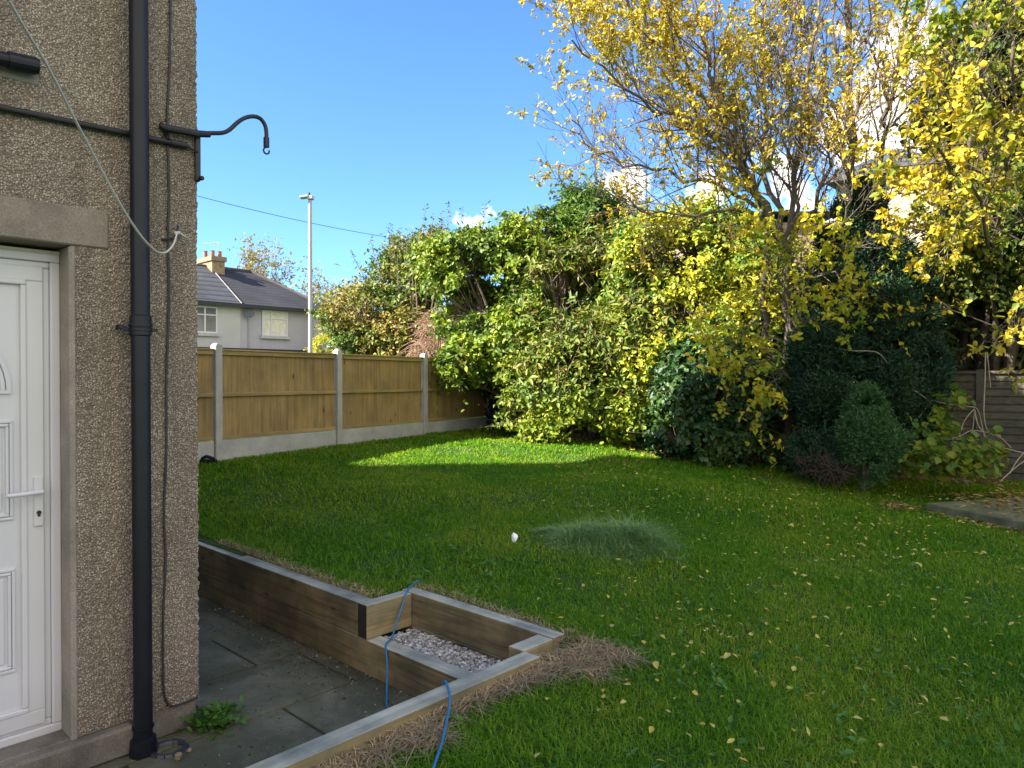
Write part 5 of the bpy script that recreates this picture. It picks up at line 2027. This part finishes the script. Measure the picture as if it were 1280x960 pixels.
# far thin trees behind the far house
def far_tree(label, cu, cv, D, ru, rv, seed, n=46):
    rng = np.random.RandomState(seed)
    base = P(cu, 440, D); base.z = .8
    t = thing('bare_tree', label, 'tree', base, 'thin autumn trees behind the far house')
    mb = MB()
    st, nn = [], []
    for k in range(n):
        an = rng.uniform(-1, 1)
        rr = math.sqrt(rng.rand())
        u = cu + an * ru * (.35 + .65 * rr); v = cv + rv - rr * 2 * rv * math.sqrt(max(.05, 1 - an * an * .8))
        tip = P(u, v, D + rng.uniform(-2, 2))
        m0 = base + Vector((0, 0, 2.0)) + Vector((rng.randn() * .2, 0, 0))
        m = m0.lerp(tip, .5) + Vector((rng.randn() * .3, rng.randn() * .3, .5))
        pts = catmull([base if k < 3 else m0, m0, m, tip], 3)
        mb.tube(pts, .05 if k < 3 else .03, 4, cap=False, r1=.012)
        for j in range(16):
            i = rng.randint(5, len(pts))
            q = pts[i] + Vector(rng.randn(3)) * .35
            if j % 2:
                mb.tube([pts[i], q], .012, 3, cap=False, r1=.008)
            for _ in range(2):
                st.append(np.array(q) + rng.randn(3) * .12); nn.append(rng.randn(3))
    obj('branches', mb, M['twig'], t)
    V, Q, _ = shoots(np.array(st), norm_(np.array(nn)), rng, 3, .2, .17, .10)
    put('foliage', V, quads=Q, mat=LM['farwood'], parent=t)


far_tree('thin pale autumn tree rising behind the roof right of the chimney', 328, 345, 48, 46, 48, 71)
far_tree('thin pale autumn tree showing just right of the street lamp', 398, 375, 46, 34, 42, 72, 30)
far_tree('thin pale autumn tree beside the hedge end, lowest of the far trees', 428, 372, 40, 20, 30, 73, 18)

shrub('yellow_garden_bush', 'small yellow bush peeping over the fence at the foot of the street lamp', 'bush', [blob(406, 437, 22, 12, 12, .4)], LM['hazel'], 74, 160, 6, .15, .07, .05, (-5.6, 22), .02, twig=.3, stems=5)


# ------------------------------------------------------------------ grass


def lawn_ok(x, y):
    a, b = to_ab(x, y)
    r1 = a > -2.165
    r2 = (b > 2.865) & (a <= -2.165)
    r3 = (a < -3.52) & (b > 2.545)
    house = (a < AW) & (b < BC)
    sF = (x - F0.x) * FD.x + (y - F0.y) * FD.y
    nF = (x - F0.x) * FN.x + (y - F0.y) * FN.y
    fence = (np.abs(nF) < .045) & (sF < 5.8)
    out = (nF < -.05) & (sF < 6)
    return (r1 | r2 | r3) & ~house & ~fence & ~out


def dead_zone(x, y):
    """brown strip beside the sleepers"""
    a, b = to_ab(x, y)
    p = np.stack([x, y, x * 0], -1)
    nz = vnoise(p, 5.0, 1) * .22 + vnoise(p, 14.0, 2) * .10
    w = -.01 + nz
    d1 = (a > -2.2) & (a < -2.18 + w + .06 * np.clip((b - 1.8), 0, 1)) & (b < 2.9) & (b > .9)
    d2 = (((a + 2.16) / .27) ** 2 + ((b - 2.72) / .20) ** 2) < (.05 + nz * 2.4)
    return d1 | d2


def slabmask(x, y):
    s_ = (x - SLAB[0].x) * SLAB[1].x + (y - SLAB[0].y) * SLAB[1].y
    t_ = (x - SLAB[0].x) * SLAB[2].x + (y - SLAB[0].y) * SLAB[2].y
    return ~((s_ > -.16) & (t_ > -.06) & (t_ < 3.5) & (s_ < 9))


def grass():
    rng = np.random.RandomState(9)
    Vs, Qs = [], []
    tot = 0

    def blades(x, y, h, w, lean, curl=.35):
        n = len(x)
        z = gz(x, y) - .004
        th = rng.rand(n) * 2 * math.pi
        d = np.stack([np.cos(th), np.sin(th), np.zeros(n)], 1)
        s = np.stack([-np.sin(th + .4 * rng.randn(n)), np.cos(th), np.zeros(n)], 1)
        s = norm_(s)
        b = np.stack([x, y, z], 1)
        le = lean * (.4 + 1.2 * rng.rand(n))
        m = b + d * (h * le * .35)[:, None] + np.array([0, 0, 1.]) * (h * .58)[:, None]
        t = b + d * (h * (le + curl * rng.rand(n)))[:, None] + np.array([0, 0, 1.]) * (h * (1 - .35 * le))[:, None]
        w = w[:, None]
        V = np.stack([b - s * w * .5, b + s * w * .5, m + s * w * .42, t, m - s * w * .42], 1).reshape(-1, 3)
        k = np.arange(n)[:, None] * 5
        return V, k

    # density zones in sight-line space: many close by, fewer and wider far away
    for (y0, y1, dens, hh, ww) in ((1.2, 3.2, 13500, .052, .0040), (3.2, 4.6, 9500, .050, .0048), (4.6, 6.6, 6200, .052, .0062), (6.6, 9.2, 3600, .055, .0085), (9.2, 14.5, 1900, .06, .012)):
        xl = lambda yy: -.50 * yy - .9
        xr = lambda yy: .76 * yy + .9
        area = (y1 - y0) * ((xr(y0) - xl(y0)) + (xr(y1) - xl(y1))) / 2
        n = int(dens * area)
        y = y0 + (y1 - y0) * rng.rand(n)
        X0, X1 = xl(y1), xr(y1)
        n2 = int(n * (X1 - X0) * (y1 - y0) / area)
        y = y0 + (y1 - y0) * rng.rand(n2)
        x = X0 + (X1 - X0) * rng.rand(n2)
        ok = (x > xl(y)) & (x < xr(y)) & lawn_ok(x, y)
        x, y = x[ok], y[ok]
        p = np.stack([x, y, x * 0], 1)
        keep = ~dead_zone(x, y) & slabmask(x, y)
        cl = vnoise(p, 1.3, 0); c2 = vnoise(p, 5.0, 1)
        keep &= (cl * .5 + c2 * .5 + .55 * rng.rand(len(x))) > .34
        x, y, cl, c2 = x[keep], y[keep], cl[keep], c2[keep]
        n = len(x)
        h = hh * (.45 + .75 * rng.rand(n)) * (.55 + .5 * cl + .45 * c2)
        w = ww * (.7 + .6 * rng.rand(n))
        V, k = blades(x, y, h * .86, w, .75)
        Vs.append(V); Qs.append(k + tot * 5)
        tot += n
    V = np.concatenate(Vs)
    k = np.concatenate(Qs)
    print('grass blades', tot)
    # two faces per blade: quad + tip triangle -> keep all as triangles
    T = np.concatenate([k + np.array([0, 1, 2]), k + np.array([0, 2, 4]), k + np.array([4, 2, 3])], 0)
    o = put('grass', V, quads=T, mat=LM['grass'], base=(0, 0, 0))
    tag(o, 'mown green grass blades covering the lawn', 'grass', kind='stuff')

    # coarse tuft
    c = Pz(772, 690, gz1(.85, 5.6)); c.y += .18
    n = 7000
    r = np.sqrt(rng.rand(n)) * (1 + .18 * np.abs(rng.randn(n))); th = rng.rand(n) * 6.283
    r = r * (.8 + .45 * vnoise(np.stack([np.cos(th) * 2, np.sin(th) * 2, th * 0], 1), 1.5, 1))
    x = c.x + np.cos(th) * r * .43; y = c.y + np.sin(th) * r * .27
    bumpn = .7 + .6 * vnoise(np.stack([x, y, x * 0], 1), 5, 1)
    x += (vnoise(np.stack([x, y, x * 0], 1), 7, 3) - .5) * .16
    hh = (.21 * np.clip(1.05 - .62 * r ** 2, .22, 1) * (.35 + .95 * rng.rand(n) ** 1.3)) * bumpn
    V, k = blades(x, y, hh, .0055 * (.6 + .8 * rng.rand(n)), .75, .9)
    xs = []
    for (u, v, rx, ry, m) in ((500, 700, 0, 0, 0), (690, 668, .16, .10, 900),):
        if m:
            q = Pz(u, v, .5); q = Pz(u, v, gz1(q.x, q.y))
            r = np.sqrt(rng.rand(m)); th = rng.rand(m) * 6.283
            x = q.x + np.cos(th) * r * rx; y = q.y + np.sin(th) * r * ry
            V2, k2 = blades(x, y, .085 * (1 - .5 * r ** 2) * (.6 + .5 * rng.rand(m)), .006 * np.ones(m), .8, .5)
            xs.append((V2, k2))
    off = n
    Va, Ka = [V], [k]
    for V2, k2 in xs:
        Ka.append(k2 + off * 5); off += len(V2) // 5
        Va.append(V2)
    V = np.concatenate(Va); k = np.concatenate(Ka)
    T = np.concatenate([k + np.array([0, 1, 2]), k + np.array([0, 2, 4]), k + np.array([4, 2, 3])], 0)
    o = put('grass_tuft', V, quads=T, mat=LM['tuft'])
    tag(o, 'mound of longer blue green grass left unmown in the middle of the lawn', 'grass tuft', kind='stuff')

    # dead grass
    n = 26000
    a = rng.uniform(-2.18, -1.55, n); b = rng.uniform(.9, 3.25, n)
    x = a * CA + b * SA; y = -a * SA + b * CA
    ok = dead_zone(x, y) & lawn_ok(x, y)
    x, y = x[ok], y[ok]; n = len(x)
    V, k = blades(x, y, .035 + .045 * rng.rand(n), .0035 + .002 * rng.rand(n), 1.5, 1.1)
    # a thin dry fringe on the lawn side of the other sleepers
    m = 1800
    a = rng.uniform(-5.5, -2.2, m); b = np.where(a < -3.5, 2.54, 2.86) + rng.rand(m) ** 2 * .07
    x = a * CA + b * SA; y = -a * SA + b * CA
    V2, k2 = blades(x, y, .03 + .035 * rng.rand(m), .004 * np.ones(m), 1.2, .8)
    V = np.concatenate([V, V2]); k = np.concatenate([k, k2 + n * 5])
    T = np.concatenate([k + np.array([0, 1, 2]), k + np.array([0, 2, 4]), k + np.array([4, 2, 3])], 0)
    o = put('dead_grass', V, quads=T, mat=LM['straw'])
    tag(o, 'matted brown dead grass along the timber sleepers', 'dead grass', kind='stuff')

    # broad weeds in the turf
    n = 750
    y = 1.8 + 5.5 * rng.rand(n) ** 1.1
    x = (-.3 + 1.1 * rng.rand(n)) * y
    p = np.stack([x, y, x * 0], 1)
    ok = lawn_ok(x, y) & ~dead_zone(x, y) & ((vnoise(p, 1.4, 2) > .55) | (rng.rand(n) < .12)) & slabmask(x, y)
    x, y = x[ok], y[ok]; n = len(x)
    b = np.stack([x, y, gz(x, y) + .022 + .02 * rng.rand(n)], 1)
    nn = norm_(rng.randn(n, 3) * .35 + np.array([0, 0, 1.]))
    V, Q, _ = shoots(b, nn, rng, 4, .008, .032, .018, up=.0, spread=1.3, flat=1.2, droop=.1)
    o = put('lawn_weeds', V, quads=Q, mat=LM['clover'])
    tag(o, 'small broad leaved weeds and clover scattered through the turf', 'weeds', kind='stuff')

    # small pale leaves in the grass
    n = 3000
    y = 2.2 + 8.0 * rng.rand(n)
    x = y * (.02 + .74 * rng.rand(n) ** .75)
    p = np.stack([x, y, x * 0], 1)
    ok = lawn_ok(x, y) & ~dead_zone(x, y) & slabmask(x, y) & ((vnoise(p, 1.0, 3) > .45) | (rng.rand(n) < .25)) & (rng.rand(n) < .15 + .85 * np.clip((y - 2.5) / 3.0, 0, 1))
    x, y = x[ok], y[ok]; n = len(x)
    b = np.stack([x, y, gz(x, y) + .035 + .015 * rng.rand(n)], 1)
    ax = norm_(np.stack([rng.randn(n), rng.randn(n), rng.randn(n) * .25], 1)); nr = norm_(np.array([0, 0, 1.]) + rng.randn(n, 3) * .35)
    V, Q = leaf_mesh(b, ax, nr, .018 + .026 * rng.rand(n), .012 + .014 * rng.rand(n), .1, .15)
    o = put('scattered_leaves', V, quads=Q, mat=LM['fallen'])
    tag(o, 'countless tiny pale leaves scattered in the grass', 'leaf litter', kind='stuff')

    # single larger fallen leaves
    spots = [(747, 668), (773, 699), (787, 722), (875, 720), (863, 724), (910, 735), (944, 740), (838, 762), (1003, 718), (1007, 719), (994, 716), (1033, 771), (1104, 752), (1102, 756), (1052, 792), (909, 819), (1135, 834), (1154, 870), (1134, 834), (1152, 880),
             (1214, 875), (1200, 851), (1192, 822), (1250, 792), (1206, 771), (1126, 696), (1147, 704), (1151, 706), (1107, 704), (990, 656), (1058, 688), (844, 872), (672, 943), (896, 788), (1180, 898), (1233, 875), (795, 726), (1000, 835), (1046, 732), (1160, 734), (1196, 689), (935, 731),
             (802, 898), (820, 830), (1088, 758), (1240, 806), (960, 762), (1020, 700), (1075, 690), (1090, 655), (1030, 655), (980, 690), (930, 700), (1140, 660), (760, 745)]
    first = None
    for i, (u, v) in enumerate(spots):
        q = Pz(u, v, .35)
        for _ in range(5):
            q = Pz(u, v, gz1(q.x, q.y) + .045)
        if first is None:
            b = np.zeros((1, 3)); L_ = np.array([.06])
            V, Q = leaf_mesh(np.array([[-.03, 0, 0.]]), np.array([[1, 0, 0.]]), np.array([[0, 0, 1.]]), L_, np.array([.038]), .22, .2)
            me_v = V.copy(); me_q = Q
        o = None
        sc = random.uniform(.45, .88)
        if first is None:
            first = put('fallen_leaf', me_v, quads=me_q, mat=LM['fallen'], base=(0, 0, 0))
            o = first
        else:
            o = first.copy(); C.objects.link(o)
        o.location = q
        o.scale = (sc,) * 3
        o.rotation_euler = (random.uniform(-.5, .5), random.uniform(-.4, .4), random.uniform(0, 6.28))
        tag(o, 'curled yellow fallen leaf lying singly on the grass', 'leaf', 'single yellow leaves on the lawn')


grass()


# ------------------------------------------------------------------ small things
def small():
    # white scrap
    q = Pz(643, 676, .46); q = Pz(643, 676, gz1(q.x, q.y) + .02)
    mb = MB()
    c = q
    vs = [c + Vector(p) for p in ((-.02, 0, -.01), (.006, -.01, -.012), (.028, .0, .03), (.02, .01, .045), (-.008, .005, .062), (-.02, .0, .04), (-.0, -.02, .025), (.003, .02, .025))]
    mb.add(vs, [(0, 1, 6), (1, 2, 6), (2, 3, 6), (3, 4, 6), (4, 5, 6), (5, 0, 6), (1, 0, 7), (2, 1, 7), (3, 2, 7), (4, 3, 7), (5, 4, 7), (0, 5, 7)])
    o = obj('paper_scrap', mb, M['whitepaint'])
    tag(o, 'small crumpled white scrap standing in the grass left of the tuft', 'litter')
    # weed by the house corner
    rng = np.random.RandomState(14)
    c = ab(AW + .07, BC + .05, .0)
    n = 300
    th = rng.rand(n) * 6.283; el = rng.uniform(.15, 1.2, n)
    d = np.stack([np.cos(th) * np.cos(el), np.sin(th) * np.cos(el), np.sin(el)], 1)
    ln = .025 + .045 * rng.rand(n)
    b = np.array([c.x, c.y, .0]) + d * (ln * .35)[:, None] + rng.randn(n, 3) * np.array([.05, .05, .0]) + np.array([0, 0, 1.]) * (.06 * rng.rand(n, 1))
    V, Q = leaf_mesh(b, d, norm_(np.array([0, 0, 1.]) + .3 * rng.randn(n, 3)), ln * .7, .018 + .014 * rng.rand(n), .35, .12)
    o = put('wall_weed', V, quads=Q, mat=mat_leaf('leaf_weed', [(.045, .12, .015), (.07, .16, .02), (.10, .20, .03)], trans=.3))
    tag(o, 'bushy green weed growing from the paving at the house corner', 'weed')
    # stones by the gully
    rnd = random.Random(3)
    for k, (u, v, s, lab) in enumerate(((222, 944, .022, 'small buff stone chip against the house wall beside the gully'), (236, 935, .014, 'tiny dark stone chip nearest the weed by the wall'))):
        q = Pz(u, v, .02)
        bm_v = []
        mb = MB()
        pts = [q + Vector((math.cos(t) * s * rnd.uniform(.7, 1.1), math.sin(t) * s * rnd.uniform(.6, 1), -.02)) for t in [i * 1.05 for i in range(6)]]
        mb.prism(pts, (0.004, 0, s * 1.3))
        o = obj('stone_chip', mb, M['brick'], bevel=.005)
        tag(o, lab, 'stone')
    # grit and crumbs on the paving by the sleepers
    n = 700
    a = rng.uniform(-5.2, -2.35, n); b = 2.43 - rng.rand(n) ** 2.5 * .30
    m = 260
    a = np.concatenate([a, rng.uniform(-4.5, -2.4, m)]); b = np.concatenate([b, rng.uniform(.6, 2.4, m)])
    n += m
    s = .003 + .007 * rng.rand(n) ** 2
    base = np.stack([a * CA + b * SA, -a * SA + b * CA, .002 + 0 * a], 1)
    oct_ = np.array([(1, 0, 0), (0, 1, 0), (-1, 0, 0), (0, -1, 0), (0, 0, 1), (0, 0, -.3)])
    V = (base[:, None, :] + oct_[None] * s[:, None, None] * (.6 + .8 * rng.rand(n, 6, 1))).reshape(-1, 3)
    tr = np.array([(0, 1, 4), (1, 2, 4), (2, 3, 4), (3, 0, 4), (1, 0, 5), (2, 1, 5), (3, 2, 5), (0, 3, 5)])
    Q = (np.arange(n)[:, None, None] * 6 + tr[None]).reshape(-1, 3)
    mm, nt, N, L, bb = newmat('grit')
    geo = N.new('ShaderNodeNewGeometry')
    r = ramp(N, [(0, (.04, .035, .025)), (.75, (.12, .10, .07)), (1, (.4, .38, .33))])
    L.new(geo.outputs['Random Per Island'], r.inputs['Fac']); L.new(r.outputs[0], bb.inputs['Base Color'])
    o = put('grit', V, quads=Q, mat=mm)
    tag(o, 'loose grit and soil crumbs on the paving beside the sleepers', 'grit', kind='stuff')
    # moss along paving joints and under the hedge: leafy debris on soil
    n = 5200
    x = rng.uniform(.2, 6.5, n); y = rng.uniform(8.3, 12.8, n)
    g = gz(x, y)
    edge = 11.3 - .0 * x - np.clip(x - .8, 0, 9) * .62
    ok = (y > edge - .35) & (y < edge + 1.2)
    x, y, g = x[ok], y[ok], g[ok]; n = len(x)
    b = np.stack([x, y, g + .01 + .05 * rng.rand(n)], 1)
    ax = norm_(rng.randn(n, 3) * np.array([1, 1, .3])); nr = norm_(np.array([0, 0, 1.]) + rng.randn(n, 3) * .5)
    V, Q = leaf_mesh(b, ax, nr, .05 + .04 * rng.rand(n), .03 + .02 * rng.rand(n), .15, .15)
    o = put('hedge_litter', V, quads=Q, mat=LM['brown'])
    tag(o, 'dry brown leaf litter lying along the foot of the hedge', 'leaf litter', kind='stuff')


small()
